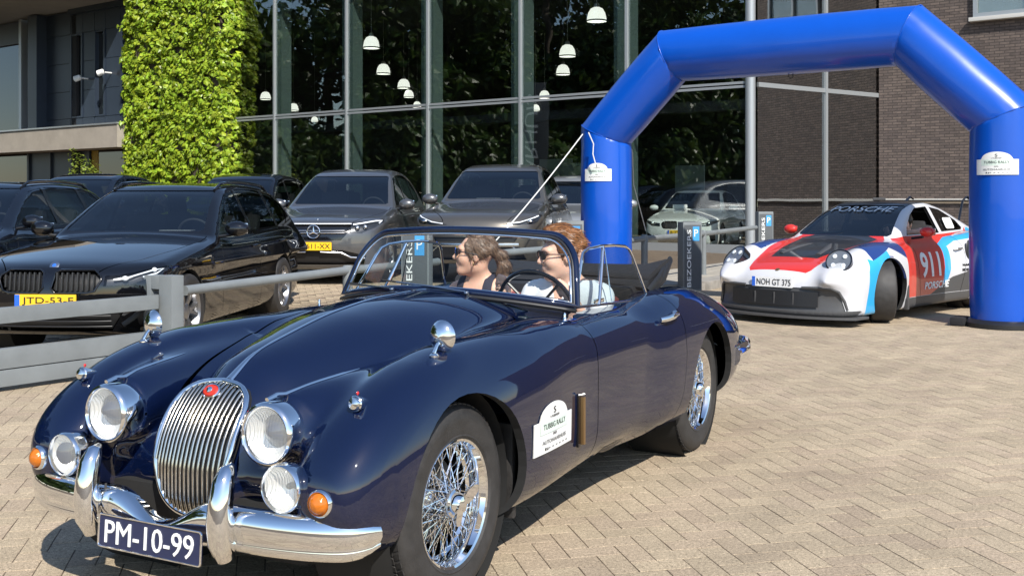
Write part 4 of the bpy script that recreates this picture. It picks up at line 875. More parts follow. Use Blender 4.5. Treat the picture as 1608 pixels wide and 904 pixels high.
    b = MB(); b.tube(outline(0, .035, .075), .0055, 8, closed=True); b.build('chrome_bead', 'chrome', ws, angle=180)
    b = MB(); b.tube(outline(0, .018, .04), .0085, 8, closed=True); b.build('rubber_seal', 'black_trim', ws, angle=180)
    b = MB()
    def lim(u):
        k = abs(u); return 1 if k < .79 else .50 + .50 * math.sqrt(max(0, 1 - ((k - .79) / .21) ** 2))
    b.grid(np.array([[wpt(u, lim(u) * t) for u in np.linspace(-.995, .995, 61)] for t in np.linspace(0, 1, 8)])); b.build('pane', 'clear_glass', ws, angle=180)
    b = MB(); b.tube([wpt(u, -.02) + np.array((-.012, 0, -.012)) for u in np.linspace(-1, 1, 31)], .013, 8, flat=.8); b.build('base_seal', 'black_trim', ws, angle=180)
    for u0, u1, v1 in ((-.32, .30, .10), (.30, .88, .12), ):
        p0 = wpt(u0, -.03) + np.array((-.03, 0, .0)); p1 = wpt(u1, v1) + np.array((-.02, 0, .0)); wp = empty('wiper'); wp.parent = root
        b = MB(); b.lathe([(.012, -.03), (.011, .015), (.004, .02)], 10, frame(p0, (-.5, 0, 1))); b.tube([p0 + np.array((0, 0, .014)), p0 * .5 + p1 * .5 + np.array((-.014, 0, .014)), p1 + np.array((-.008, 0, .006))], .004, 6); b.build('arm', 'steel', wp)
        q0 = wpt(u0 + .12, .03) + np.array((-.012, 0, .0)); q1 = wpt(min(.94, u1 + .18), v1 + .06) + np.array((-.012, 0, 0)); b = MB(); b.tube([q0 + (q1 - q0) * t + np.array((-.006 * math.sin(math.pi * t), 0, 0)) for t in np.linspace(0, 1, 8)], .005, 6); b.build('blade', 'rubber', wp)
    # door glasses
    for s in (-1, 1):
        gl = empty('door_window'); gl.parent = root
        P = [(1.215, .90), (1.30, 1.00), (1.375, 1.10), (1.41, 1.138), (1.47, 1.155), (1.62, 1.163), (1.80, 1.160), (1.93, 1.150), (1.975, 1.135), (2.005, 1.10), (2.06, .99), (2.125, .865)]
        y = lambda z: s * (.615 - .18 * (z - .88))
        b = MB(); b.tube([(x, y(z), z) for x, z in P], .0075, 8); b.tube([(x, y(.9), .905 - .04 * (x - 1.2)) for x in np.linspace(1.21, 2.12, 8)], .007, 8); b.build('frame', 'chrome', gl)
        b = MB(); b.tube([(1.485, y(.89) + s * .004, .893), (1.57, y(1.03) + s * .004, 1.03), (1.645, y(1.16) + s * .004, 1.16)], .0085, 8); b.tube([(1.65, y(.89), .885), (1.665, y(1.16), 1.16)], .003, 6)
        b.box((1.50, y(.905), .912), (.1, .012, .02), ch=.004); b.build('quarter_light_bar', 'chrome', gl)
        b = MB(); n = len(P); b.add([(x, y(z), z) for x, z in P], [tuple(range(n))]); b.build('pane', 'side_glass', gl, smooth=False)
    # cockpit
    inn = empty('interior'); inn.parent = root
    b = MB(); b.box((1.70, 0, .44), (.86, 1.12, .04)); b.build('floor', 'dark_interior', inn)
    b = MB(); b.box((1.27, 0, .82), (.05, 1.1, .2), ch=.02); b.tube([(1.29, -.54, .91), (1.26, 0, .945), (1.29, .54, .91)], .022, 8); b.build('dashboard', 'leather_dark', inn)
    for s in (-1, 1):
        b = MB(); b.box((1.62, s * .28, .56), (.46, .44, .14), ch=.05); b.build('seat_cushion', 'leather_red', inn)
        M = frame((1.95, s * .28, .70), (-1, 0, .22)); b = MB(); b.box((0, 0, 0), (.44, .40, .12), M, ch=.05); b.build('seat_backrest', 'leather_red', inn)
    b = MB(); b.box((1.66, 0, .56), (.7, .1, .2), ch=.03); b.build('transmission_tunnel', 'leather_dark', inn)
    st = empty('steering_wheel'); st.parent = root; M = frame((1.47, -.30, .86), (.93, 0, .36))
    b = MB(); b.tube([(.20 * math.cos(t), .20 * math.sin(t), 0) for t in np.linspace(0, 2 * np.pi, 40, endpoint=False)], .011, 8, closed=True, M=M); b.build('rim', 'black_gloss', st)
    b = MB()
    for k in range(4): a = R(45 + 90 * k); b.tube([(.03 * math.cos(a), .03 * math.sin(a), -.02), (.2 * math.cos(a), .2 * math.sin(a), 0)], .007, 6, M=M)
    b.lathe([(.045, -.03), (.045, -.012), (.0005, -.004)], 20, M); b.tube([(0, 0, -.02), (0, 0, -.3)], .02, 8, M=M); b.build('hub', 'black_gloss', st)
    # folded soft top
    hd = empty('folded_soft_top'); hd.parent = root
    for k, (x0, z0, L_, an) in enumerate(((2.22, .895, .36, 4), (2.26, .91, .38, 6), (2.32, .915, .34, 8))):
        b = MB(); G = []
        for t in np.linspace(0, 1, 9):
            row = []
            for q in np.linspace(0, 2 * np.pi, 12, endpoint=False):
                cq = math.copysign(abs(math.cos(q)) ** .45, math.cos(q)); sq = math.copysign(abs(math.sin(q)) ** .45, math.sin(q)); cx_ = x0 + L_ * .5 + L_ * .5 * cq; cz = z0 + .030 * k + (.018 + .008 * (2 * abs(t - .5)) ** 4) * sq + (cx_ - x0) * (math.tan(R(an)) * .62 + .17 * (2 * abs(t - .5)) ** 6)
                yy = (t - .5) * 1.16; row.append((cx_ - .10 * abs(t - .5) * 2, yy, cz - .02 * (2 * abs(t - .5)) ** 3 + .004 * math.sin(7 * yy + k * 2 + q)))
            G.append(row)
        G = np.array(G); b.grid(G, wrap=True); n = G.shape[1]; b.add(G[0], [tuple(range(n))]); b.add(G[-1], [tuple(range(n))[::-1]]); b.build('canvas_fold', 'hood_cloth', hd, angle=60)
    for s in (-1, 1):
        for x0, x1, z1 in ((2.20, 2.52, 1.02), (2.27, 2.60, 1.05)):
            b = MB(); b.tube([(x0, s * .585, .90), (x0 + .12, s * .60, .96), (x1, s * .565, z1)], [.014, .016, .014], 8, flat=1.6); b.build('hood_frame', 'black_trim', hd)
        b = MB(); b.box((2.50, s * .53, .985), (.2, .05, .07), ch=.02); b.build('hood_side_pad', 'hood_cloth', hd)
    b = MB(); b.box((2.22, 0, .89), (.24, 1.06, .08), ch=.03); b.build('hood_well_cover', 'hood_cloth', hd)
    return root
mat('badge_red', (.5, .03, .015), .25, coat=.5); mat('brass', (.32, .2, .09), .35, .8)
glassmat('side_glass', (.72, .78, .78), .09)
JAG = build_jaguar()
# ================================================================== modern cars
def dpch(xs, ys):
    f = pch(xs, ys); t = np.linspace(xs[0], xs[-1], 1500); v = f(t); d = np.gradient(v, t); d = np.convolve(np.pad(d, 20, 'edge'), np.ones(41) / 41, 'valid'); return f, lambda x: 1 / np.sqrt(1 + np.interp(x, t, d) ** 2)
def Z2(l): return [a for a, _ in l], [b for _, b in l]
def car_field(S):
    zt, nzt = dpch(*Z2(S['deck'])); zg, nzg = dpch(*Z2(S['glass'])); Wd = pch(*Z2(S['plan'])); tz = pch(*Z2(S['tum'])); xf = pch(*Z2(S['nose'])); xr = pch(*Z2(S['tail'])); zb = pch(*Z2(S['floor']))
    pc, pe, rc = S['pc'], S['pe'], S.get('rc', .25); wb, sl, zbelt = S['wb'], S['slope'], S['zbelt']; sw = [tuple(pch(*Z2(c)) for c in s) for s in S.get('sweeps', [])]; se = S.get('sweep_ends', []); kk = S.get('k', .10); ks = S.get('ks', .09)
    gx0, gx1 = S['glass'][0][0], S['glass'][-1][0]; fl = S.get('flares', []); crown = S.get('crown', .06)
    def f(x, y, z):
        y = np.abs(y)
        a = y - Wd(x) - tz(z)
        for fx, fz, fr, am in fl: a = a - am * np.exp(-np.maximum(0, np.hypot(x - fx, z - fz) - fr) ** 2 / .012)
        b = (z - zt(x) + crown * y * y) * nzt(x)
        d = (xf(z) + pc * y ** pe - x) * .9
        e = (x - xr(z) + rc * y ** 3) * .9
        g = smax(smax(smax(a, b, kk), smax(d, e, .05), kk * 1.1), zb(x) - z, .05)
        for (yc, ry, st, sb), (x0, x1) in zip(sw, se): g = smin(g, sweep(x, y, z, yc, ry, st, sb, 2.3, x0, x1), ks)
        gh = smax((z - zg(x) + .07 * y * y) * nzg(x), (y - wb + sl * (z - zbelt)) * .9, .09)
        gh = smax(smax(gh, .7 - z, .02), np.maximum(gx0 - x, x - gx1), .04)
        return smin(g, gh, S.get('kg', .03))
    return f
def alloy(parent, cx, y, s, r, w, rim_r, spokes, m='alloy', tw=0.0, steer=0.0, disc='steel_dark', caliper=None, m2=None):
    g = empty('wheel', (cx, y, r), steer); g.parent = parent; M = frame((0, 0, 0), (0, s, 0)); h = w / 2
    b = MB(); b.lathe([(rim_r - .01, -h * .8), (rim_r, -h * .95), (rim_r + .03, -h), (r - .035, -h * .98), (r - .012, -h * .88), (r - .002, -h * .7), (r, 0), (r - .002, h * .7), (r - .012, h * .88), (r - .035, h * .98), (rim_r + .03, h), (rim_r, h * .95), (rim_r - .01, h * .8)], 48, M); b.build('tyre', 'rubber', g)
    b = MB(); b.lathe([(rim_r, h * .78), (rim_r + .006, h * .93), (rim_r - .008, h * .95), (rim_r - .02, h * .8), (rim_r - .03, -h * .6)], 48, M)
    for k in range(spokes):
        for dd in (-tw, tw) if tw else (0,):
            a = 2 * math.pi * k / spokes; a0, a1 = a + dd * .5, a + dd * 1.6; wd = .022
            P = []
            for rr, aa, hh, w2 in ((.05, a0, h * .55, wd), (rim_r * .5, (a0 + a1) / 2, h * .72, wd * .8), (rim_r - .012, a1, h * .8, wd)):
                c, sn = math.cos(aa), math.sin(aa); P += [(rr * c - w2 * sn * q, rr * sn + w2 * c * q, hh - dz) for q, dz in ((-.7, .0), (.7, .0), (1, .045), (-1, .045))]
            b.add(b.T(P, M), [(i * 4 + j, i * 4 + (j + 1) % 4, i * 4 + 4 + (j + 1) % 4, i * 4 + 4 + j) for i in range(2) for j in range(4)])
    b.lathe([(.075, h * .3), (.07, h * .6), (.05, h * .68), (.0005, h * .7)], 20, M); rm = b.build('rim', m, g)
    b = MB(); b.lathe([(rim_r * .82, -.03), (rim_r * .82, 0), (.08, .0)], 28, M); b.build('brake_disc', disc, g)
    if caliper: b = MB(); b.box((rim_r * .66, .0, .0), (.07, .2, .09), M, ch=.015); b.build('brake_caliper', caliper, g)
    return g
mat('alloy', (.30, .30, .31), .3, .9); mat('alloy_dark', (.06, .06, .065), .35, .7); mat('lamp_grey', (.3, .31, .33), .3, .6); mat('lamp_house', (.05, .05, .055), .3, .5); mat('led', (.85, .87, .9), .2, coat=.5); mat('caliper_red', (.45, .02, .02), .4)
mat('paint_black', (.004, .004, .005), .5, 0, 1, spec=0); mat('paint_grey', (.11, .11, .113), .32, .6, 1, spec=.4); mat('paint_brown', (.115, .105, .09), .32, .6, 1, spec=.4); mat('paint_white', (.78, .78, .77), .4, 0, 1, spec=.3); mat('paint_darkblue', (.005, .007, .012), .5, 0, 1, spec=0); mat('paint_silver', (.3, .31, .32), .35, .5, 1)
for p_ in ('paint_black', 'paint_darkblue'): MAT[p_].node_tree.nodes['Principled BSDF'].inputs['Coat IOR'].default_value = 1.7
mat('seat_cloth', (.03, .03, .033), .8); mat('carbon', (.018, .018, .02), .35, coat=.6, noise=.2, nscale=200)
def interior(root, x0, zf, w_, zh, col='seat_cloth', rear=True, zbelt=1.0):
    g = empty('interior'); g.parent = root
    b = MB(); b.box((x0 - .62, 0, zbelt - .08), (.42, w_ * 1.9, .14), ch=.05); b.build('dashboard', 'dark_interior', g)
    b = MB(); b.box((x0 + .45, 0, zf - .03), (2.4, w_ * 1.9, .05)); b.build('floor', 'dark_interior', g)
    for s in (-1, 1):
        for k, xx in enumerate((x0, x0 + .85) if rear else (x0,)):
            st = empty('seat'); st.parent = root; b = MB(); b.box((xx - .22, s * .37, zf + .2), (.5, .48, .22), ch=.07); b.build('cushion', col, st); b = MB(); b.box((0, 0, 0), (.46, .64, .13), frame((xx + .06, s * .37, zf + .52), (-1, 0, .25)), ch=.06); b.build('backrest', col, st)
            b = MB(); b.box((0, 0, 0), (.26, .17, .1), frame((xx + .15, s * .37, zh), (-1, 0, .2)), ch=.045); b.build('headrest', col, st)
    M = frame((x0 - .42, -.37, zbelt - .02), (.9, 0, .42)); b = MB(); b.tube([(.18 * math.cos(t), .18 * math.sin(t), 0) for t in np.linspace(0, 2 * np.pi, 28, endpoint=False)], .013, 8, closed=True, M=M); b.box((0, -.02, -.02), (.3, .08, .03), M, ch=.01); b.build('steering_wheel', 'wheel_grey', g)
mat('wheel_grey', (.1, .1, .1), .5)
def mirror(root, x, y, z, s, m, sc=1.0, m2=None):
    g = empty('door_mirror'); g.parent = root; b = MB(); b.ball((x, s * y, z), (.075 * sc, .12 * sc, .078 * sc), 16, 12); o = b.build('housing', m, g); b = MB(); b.tube([(x + .02, s * (y - .2), z - .08), (x + .01, s * (y - .06), z - .06)], .022, 8, flat=.7); b.build('arm', 'black_trim', g)
    b = MB(); b.box((x + .066 * sc, s * y, z), (.01, .19 * sc, .11 * sc), ch=.004); b.build('mirror_glass', 'chrome', g)
def euro_plate(root, x, z, txt, bg, ink='ink', w_=.52, tilt=.0, y=0, full=True):
    M = frame((x, y, z), (-1, 0, tilt)); b = MB(); b.prism(rrect(w_, .112, .008), -.012, .0, M); p = b.build('number_plate', bg, root, smooth=False)
    b = MB(); b.box((-w_ / 2 + .022, 0, .001), (.042, .106, .002), M); b.build('euro_band', 'plate_blue', p, smooth=False); text('plate_lettering', txt, .08, T4(M, .022, 0, .002), ink, p, fit=(w_ - .085, .068)); return p
FACE = lambda c, n: (n[:, 0] < -.18) & (c[:, 0] < .4)
def modern(name, label, S, loc, yaw, z0, group=None):
    root = empty(name, (loc[0], loc[1], z0), R(90 - yaw), label, 'car', group); f = car_field(S); P = S['paint']; xw = S['wb_x']
    V, F = surface_nets(f, (S['x0'], -1.08, .06), (S['x1'], 1.08, S['h'] + .06), S.get('vox', .03)); tm = TM(V, F)
    for cx, r in ((0, S['ar']), (xw, S.get('ar2', S['ar']))): arch_cut(tm, cx, S['wr'], r, .5, .05, 36, root)
    # glass openings
    lin = []
    def window(nm, axis, poly, sel, par=None, m='car_glass'):
        k = tm.cut(axis, poly, sel)
        if not k.any(): return None
        v, t = tm.take(k, -.006); lin.append(1); return mk(nm, v, t, m, par or root, angle=60)
    window('windscreen', 'x', S['screen'], lambda c, n: (n[:, 0] < -.2) & (c[:, 0] < 2.0) & (c[:, 2] > S['zbelt'] - .1))
    if 'rear_screen' in S: window('rear_screen', 'x', S['rear_screen'], lambda c, n: (n[:, 0] > .2) & (c[:, 0] > 2.2))
    for s in (-1, 1):
        for k, poly in enumerate(S['side']): 
            if (k, s) in S.get('open', []): tm.delete(tm.cut('y', poly, lambda c, n: (c[:, 1] * s > .3) & (n[:, 1] * s > .2))); continue
            window('side_window', 'y', poly, lambda c, n: (c[:, 1] * s > .3) & (n[:, 1] * s > .2))
        for poly in S.get('black', []):
            k = tm.cut('y', poly, lambda c, n: (c[:, 1] * s > .3) & (n[:, 1] * s > .2)); v, t = tm.take(k); mk('window_pillar', v, t, 'black_gloss', root, angle=60) if len(t) else None
        for ln in S.get('gaps', []): gap(tm, 'y', ln, .007, lambda c, n: (c[:, 1] * s > .45) & (np.abs(n[:, 1]) > .25))
        for ln in S.get('hood', []): gap(tm, 'z', [(x, s * y) for x, y in ln], .008, lambda c, n: (n[:, 2] > .2) & (c[:, 2] > .5))
    # livery / trims: (name, axis, polygon, selector, material, offset, mirrored)
    for nm, ax, poly, sel, m, of, mir in S.get('regions', []):
        for s in ((1, -1) if mir else (0,)):
            pl = [(s * p[0], p[1]) for p in poly] if (mir and ax == 'x') else ([(p[0], s * p[1]) for p in poly] if mir and ax == 'z' else poly)
            sl_ = sel if not mir or ax != 'y' else (lambda c, n, s=s, sel=sel: sel(c, n) & (c[:, 1] * s > 0))
            k = tm.cut(ax, pl, sl_)
            if k.any():
                v, t = tm.take(k, of)
                o = mk(nm, v, t, m, root, angle=50)
                if m == 'lamp_glass':
                    v2, t2 = v + np.array((.05, 0, -.004)), t; mk('lamp_housing', v2, t2, 'lamp_house', o, angle=50)
    tm.part('body', P, root, 50)
    # dark lining inside
    v = tm.V - tm.vnorm() * .03; c, n = tm.cn(); k = (c[:, 2] > S['zbelt'] - .12) & (c[:, 0] > .3); u, inv = np.unique(tm.T[k], return_inverse=True); mk('cabin_lining', v[u], inv.reshape(-1, 3), 'dark_interior', root, angle=60)
    for cx, r in ((0, S['ar']), (xw, S.get('ar2', S['ar']))): wheel_well(cx, S['wr'], r, root, S['track'] - .22, S['track'] - .01)
    b = MB(); b.box((xw / 2, 0, .32), (xw - 2 * S['ar'] - .08, S['track'] * 1.7, .2)); b.box((xw / 2, 0, .4), (xw, .7, .25)); b.build('chassis', 'underbody', root)
    for cx in (0, xw):
        for s in (-1, 1): alloy(root, cx, s * S['track'], s, S['wr'], S.get('ww', .235), S['rim'], S['spokes'], S.get('rimm', 'alloy'), S.get('tw', .1), S.get('steer', 0) if cx == 0 else 0, S.get('disc', 'steel_dark'), S.get('caliper'))
    interior(root, S['seat_x'], S.get('seat_z', .32), S['wb'] - .12, S['headrest'], rear=S.get('rear', True), zbelt=S['zbelt'])
    mx, my, mz = S['mirror']
    for s in (-1, 1): mirror(root, mx, my, mz, s, S.get('mirrorm', P), S.get('mirs', 1.0))
    if 'rails' in S:
        for s in (-1, 1):
            x0, x1, y = S['rails']; b = MB(); pts = [(x, s * y, ztop(f, x, s * y) + (.035 if 0 < i < 11 else .0)) for i, x in enumerate(np.linspace(x0, x1, 12))]; b.tube(pts, .017, 8); b.build('roof_rail', S.get('railm', 'black_gloss'), root)
    for s in (-1, 1):
        for x, z in S.get('handles', []):
            y = yside(f, x, z, s); b = MB(); b.tube([(x - .1, y + s * .004, z), (x - .07, y + s * .03, z + .005), (x + .07, y + s * .03, z + .008), (x + .1, y + s * .004, z + .008)], .012, 8); b.build('door_handle', S.get('handlem', P), root)
    return root, f
# ---------------------------------------------------------------- black estate
ES = dict(paint='paint_black', x0=-.95, x1=4.05, h=1.46, vox=.027, wb_x=2.851, wr=.335, ar=.372, track=.795, rim=.235, spokes=5, tw=.14, seat_x=1.95, headrest=1.10,
 deck=[(-.85, .66), (-.76, .755), (-.6, .80), (-.3, .855), (.2, .93), (.6, .98), (.85, 1.0), (1.2, .985), (2.5, 1.0), (3.4, 1.02), (3.9, 1.0)], plan=[(-.85, .72), (-.6, .83), (-.2, .885), (.5, .905), (1.4, .90), (2.8, .912), (3.4, .885), (3.9, .80)],
 tum=[(.1, -.10), (.2, -.045), (.32, -.008), (.5, .0), (.62, -.014), (.74, -.004), (.84, -.012), (.93, -.045), (1.05, -.11)], nose=[(.1, -.66), (.2, -.74), (.35, -.80), (.5, -.82), (.62, -.815), (.72, -.79), (.78, -.74), (.86, -.55), (1.1, -.2)], tail=[(.1, 3.7), (.3, 3.84), (.6, 3.86), (1.0, 3.83), (1.4, 3.6)],
 floor=[(-.85, .22), (-.3, .17), (3, .17), (3.9, .26)], pc=.42, pe=2.6, wb=.80, slope=.50, zbelt=.98, glass=[(.55, .90), (.72, .97), (1.0, 1.115), (1.5, 1.345), (1.75, 1.41), (2.3, 1.435), (3.0, 1.415), (3.4, 1.36), (3.65, 1.22), (3.9, .95)],
 screen=[(-.66, 1.015), (.66, 1.015), (.69, 1.03), (.56, 1.345), (.53, 1.36), (-.53, 1.36), (-.56, 1.345), (-.69, 1.03)], rear_screen=[(-.6, 1.05), (.6, 1.05), (.5, 1.33), (-.5, 1.33)],
 side=[[(1.03, 1.0), (1.10, 1.075), (1.62, 1.325), (1.94, 1.365), (1.99, 1.0)], [(2.07, 1.0), (2.03, 1.37), (2.55, 1.375), (2.83, 1.365), (2.95, 1.02)], [(3.03, 1.025), (2.92, 1.36), (3.2, 1.335), (3.5, 1.19), (3.5, 1.10), (3.4, 1.04)]],
 black=[[(1.99, 1.0), (1.94, 1.365), (2.03, 1.37), (2.07, 1.0)], [(2.95, 1.02), (2.83, 1.365), (2.92, 1.36), (3.03, 1.025)]],
 gaps=[[(.93, .98), (.86, .9), (.83, .6), (.86, .25)], [(2.03, .98), (2.02, .6), (2.03, .22)], [(2.97, 1.0), (3.0, .85), (2.86, .72)]], hood=[[(-.72, .40), (-.4, .62), (.1, .735), (.55, .78), (.8, .75)]],
 mirror=(.98, .985, 1.04), mirs=.95, mirrorm='paint_black', rails=(1.62, 3.35, .535), handles=[(1.85, .84), (2.82, .86)], crown=.07,
 regions=[('headlight', 'x', [(.455, .615), (.46, .695), (.56, .70), (.84, .762), (.872, .765), (.86, .725), (.80, .69), (.66, .625)], FACE, 'lamp_glass', -.002, True),
  ('kidney_recess', 'x', [(.035, .60), (.05, .725), (.09, .745), (.36, .745), (.425, .70), (.435, .665), (.39, .575), (.33, .56), (.07, .56)], FACE, 'black_trim', -.045, True),
  ('lower_intake', 'x', [(-.50, .24), (-.60, .40), (-.56, .425), (.56, .425), (.60, .40), (.50, .24)], FACE, 'black_trim', -.04, False),
  ('air_curtain', 'x', [(.70, .26), (.68, .42), (.80, .47), (.80, .30)], FACE, 'black_trim', -.03, True)])
def lift(S, z0, k):
    up = lambda z: z if z <= z0 else z0 + (z - z0) * k
    S = dict(S); S['glass'] = [(x, up(z)) for x, z in S['glass']]; S['h'] = up(S['h'])
    for n in [n for n in ('screen', 'rear_screen') if n in S]: S[n] = [(y, up(z)) for y, z in S[n]]
    S['side'] = [[(x, up(z)) for x, z in p] for p in S['side']]; S['black'] = [[(x, up(z)) for x, z in p] for p in S.get('black', [])]; S['slope'] = S['slope'] / k; return S
ES = lift(ES, .98, 1.15)
def grille_bars(root, f, par, bars, r, m, push=.0):
    for pts in bars:
        b = MB(); b.tube([(xfront(f, y, z) - push, y, z) for y, z in pts], r, 6); b.build('grille_bar', m, par)
def build_estate():
    root, f = modern('estate_car', 'glossy black estate car with kidney grille parked behind the swing gate', ES, (-3.745, 9.78), 4.6, .06)
    for s in (-1, 1):
        g = empty('kidney_grille'); g.parent = root
        ring = [(.035, .60), (.05, .725), (.09, .745), (.36, .745), (.425, .70), (.435, .665), (.39, .575), (.33, .56), (.07, .56)]; b = MB(); b.tube([(xfront(f, s * y, z) - .004, s * y, z) for y, z in ring], .009, 8, closed=True); b.build('kidney_frame', 'black_gloss', g)
        for k in range(8):
            y = s * (.075 + .043 * k); z1 = .735 if k < 7 else .70; b = MB(); b.box((0, 0, 0), (.012, .15 if k < 7 else .1, .03), frame((xfront(f, y, .65) + .016, y, .652), (-1, 0, .1)), ch=.004); b.build('grille_bar', 'steel_dark', g)
        P = [(xfront(f, s * y, z) + .02, s * y, z) for y, z in ((.52, .665), (.60, .672), (.64, .685), (.78, .735), (.83, .74), (.80, .705), (.72, .68))]; b = MB(); b.tube(P, .008, 8); b.ball(P[1], (.02, .03, .022), 12, 8); b.ball(P[3], (.02, .024, .02), 12, 8); b.build('running_light', 'led', root)
    for row, z in enumerate((.27, .315, .36, .40)):
        b = MB(); b.tube([(xfront(f, y, z) + .012, y, z + .018 * (abs((k + row) % 2 - .5) - .25) * 2) for k, y in enumerate(np.linspace(-.50, .50, 22))], .007, 6); b.build('intake_mesh', 'black_trim', root)
    b = MB(); b.lathe([(.041, 0), (.041, .006), (.036, .008), (.0005, .009)], 24, frame((xfront(f, 0, .775) - .002, 0, .775), (-1, 0, .9))); bd = b.build('bonnet_badge', 'steel', root); b = MB(); b.lathe([(.016, .0095), (.0005, .0105)], 16, frame((xfront(f, 0, .775) - .002, 0, .775), (-1, 0, .9))); b.build('badge_core', 'plate_blue', bd)
    euro_plate(root, xfront(f, 0, .495) - .02, .495, 'JTD-53-F', 'plate_yellow')
    for s in (-1, 1): b = MB(); b.tube([(-.76, s * .62, .30), (-.70, s * .69, .36), (-.6, s * .74, .43)], .012, 6, flat=2); b.build('bumper_blade', 'steel_dark', root)
    b = MB(); b.box((1.08, -.35, 1.02), (.12, .32, .006)); b.build('parking_disc', 'white_plastic', root)
    return root
build_estate()
DS = dict(ES); DS.update(paint='paint_darkblue', regions=[], vox=.035)
ROOT_D, _ = modern('saloon_car', 'dark saloon car cut off by the frame beside the black estate', DS, (-6.35, 11.2), 3, .10)

# ---------------------------------------------------------------- SUVs
SV = dict(paint='paint_grey', x0=-1.0, x1=4.1, h=1.66, vox=.032, wb_x=2.873, wr=.365, ar=.40, track=.81, rim=.25, spokes=5, tw=.12, seat_x=1.95, headrest=1.26, seat_z=.48,
 deck=[(-.9, .76), (-.80, .86), (-.65, .915), (-.4, .965), (.2, 1.04), (.6, 1.085), (.8, 1.10), (1.2, 1.07), (2.6, 1.09), (3.4, 1.10), (3.9, 1.05)], plan=[(-.9, .74), (-.6, .87), (-.2, .925), (.5, .94), (1.4, .935), (2.8, .945), (3.4, .91), (3.9, .80)],
 tum=[(.1, -.10), (.22, -.04), (.36, -.008), (.55, .0), (.7, -.012), (.84, -.004), (.93, -.014), (1.02, -.05), (1.15, -.11)], nose=[(.1, -.68), (.22, -.76), (.38, -.84), (.55, -.875), (.7, -.87), (.82, -.84), (.90, -.76), (.98, -.55), (1.2, -.2)], tail=[(.1, 3.7), (.3, 3.86), (.6, 3.88), (1.1, 3.84), (1.5, 3.6)],
 floor=[(-.9, .24), (-.3, .20), (3, .20), (3.9, .30)], pc=.40, pe=2.6, wb=.83, slope=.44, zbelt=1.08, glass=[(.5, .98), (.66, 1.06), (.95, 1.21), (1.4, 1.44), (1.75, 1.555), (2.2, 1.60), (2.9, 1.575), (3.3, 1.50), (3.6, 1.33), (3.9, 1.05)],
 screen=[(-.69, 1.115), (.69, 1.115), (.72, 1.13), (.60, 1.475), (.57, 1.49), (-.57, 1.49), (-.60, 1.475), (-.72, 1.13)], rear_screen=[(-.6, 1.15), (.6, 1.15), (.5, 1.43), (-.5, 1.43)],
 side=[[(.98, 1.10), (1.05, 1.17), (1.60, 1.465), (1.94, 1.51), (1.99, 1.10)], [(2.07, 1.10), (2.03, 1.515), (2.55, 1.515), (2.80, 1.50), (2.95, 1.12)], [(3.03, 1.125), (2.88, 1.49), (3.15, 1.44), (3.4, 1.29), (3.4, 1.17)]],
 black=[[(1.99, 1.10), (1.94, 1.51), (2.03, 1.515), (2.07, 1.10)], [(2.95, 1.12), (2.80, 1.50), (2.88, 1.49), (3.03, 1.125)]],
 gaps=[[(.90, 1.08), (.84, .98), (.82, .6), (.86, .3)], [(2.03, 1.08), (2.02, .6), (2.03, .3)]], hood=[[(-.78, .45), (-.4, .66), (.1, .76), (.5, .8), (.72, .78)]],
 mirror=(.90, 1.0, 1.12), mirs=1.05, mirrorm='paint_grey', rails=(1.6, 3.1, .60), railm='paint_grey', handles=[(1.85, .92), (2.82, .94)])
SV = lift(SV, 1.08, 1.17)
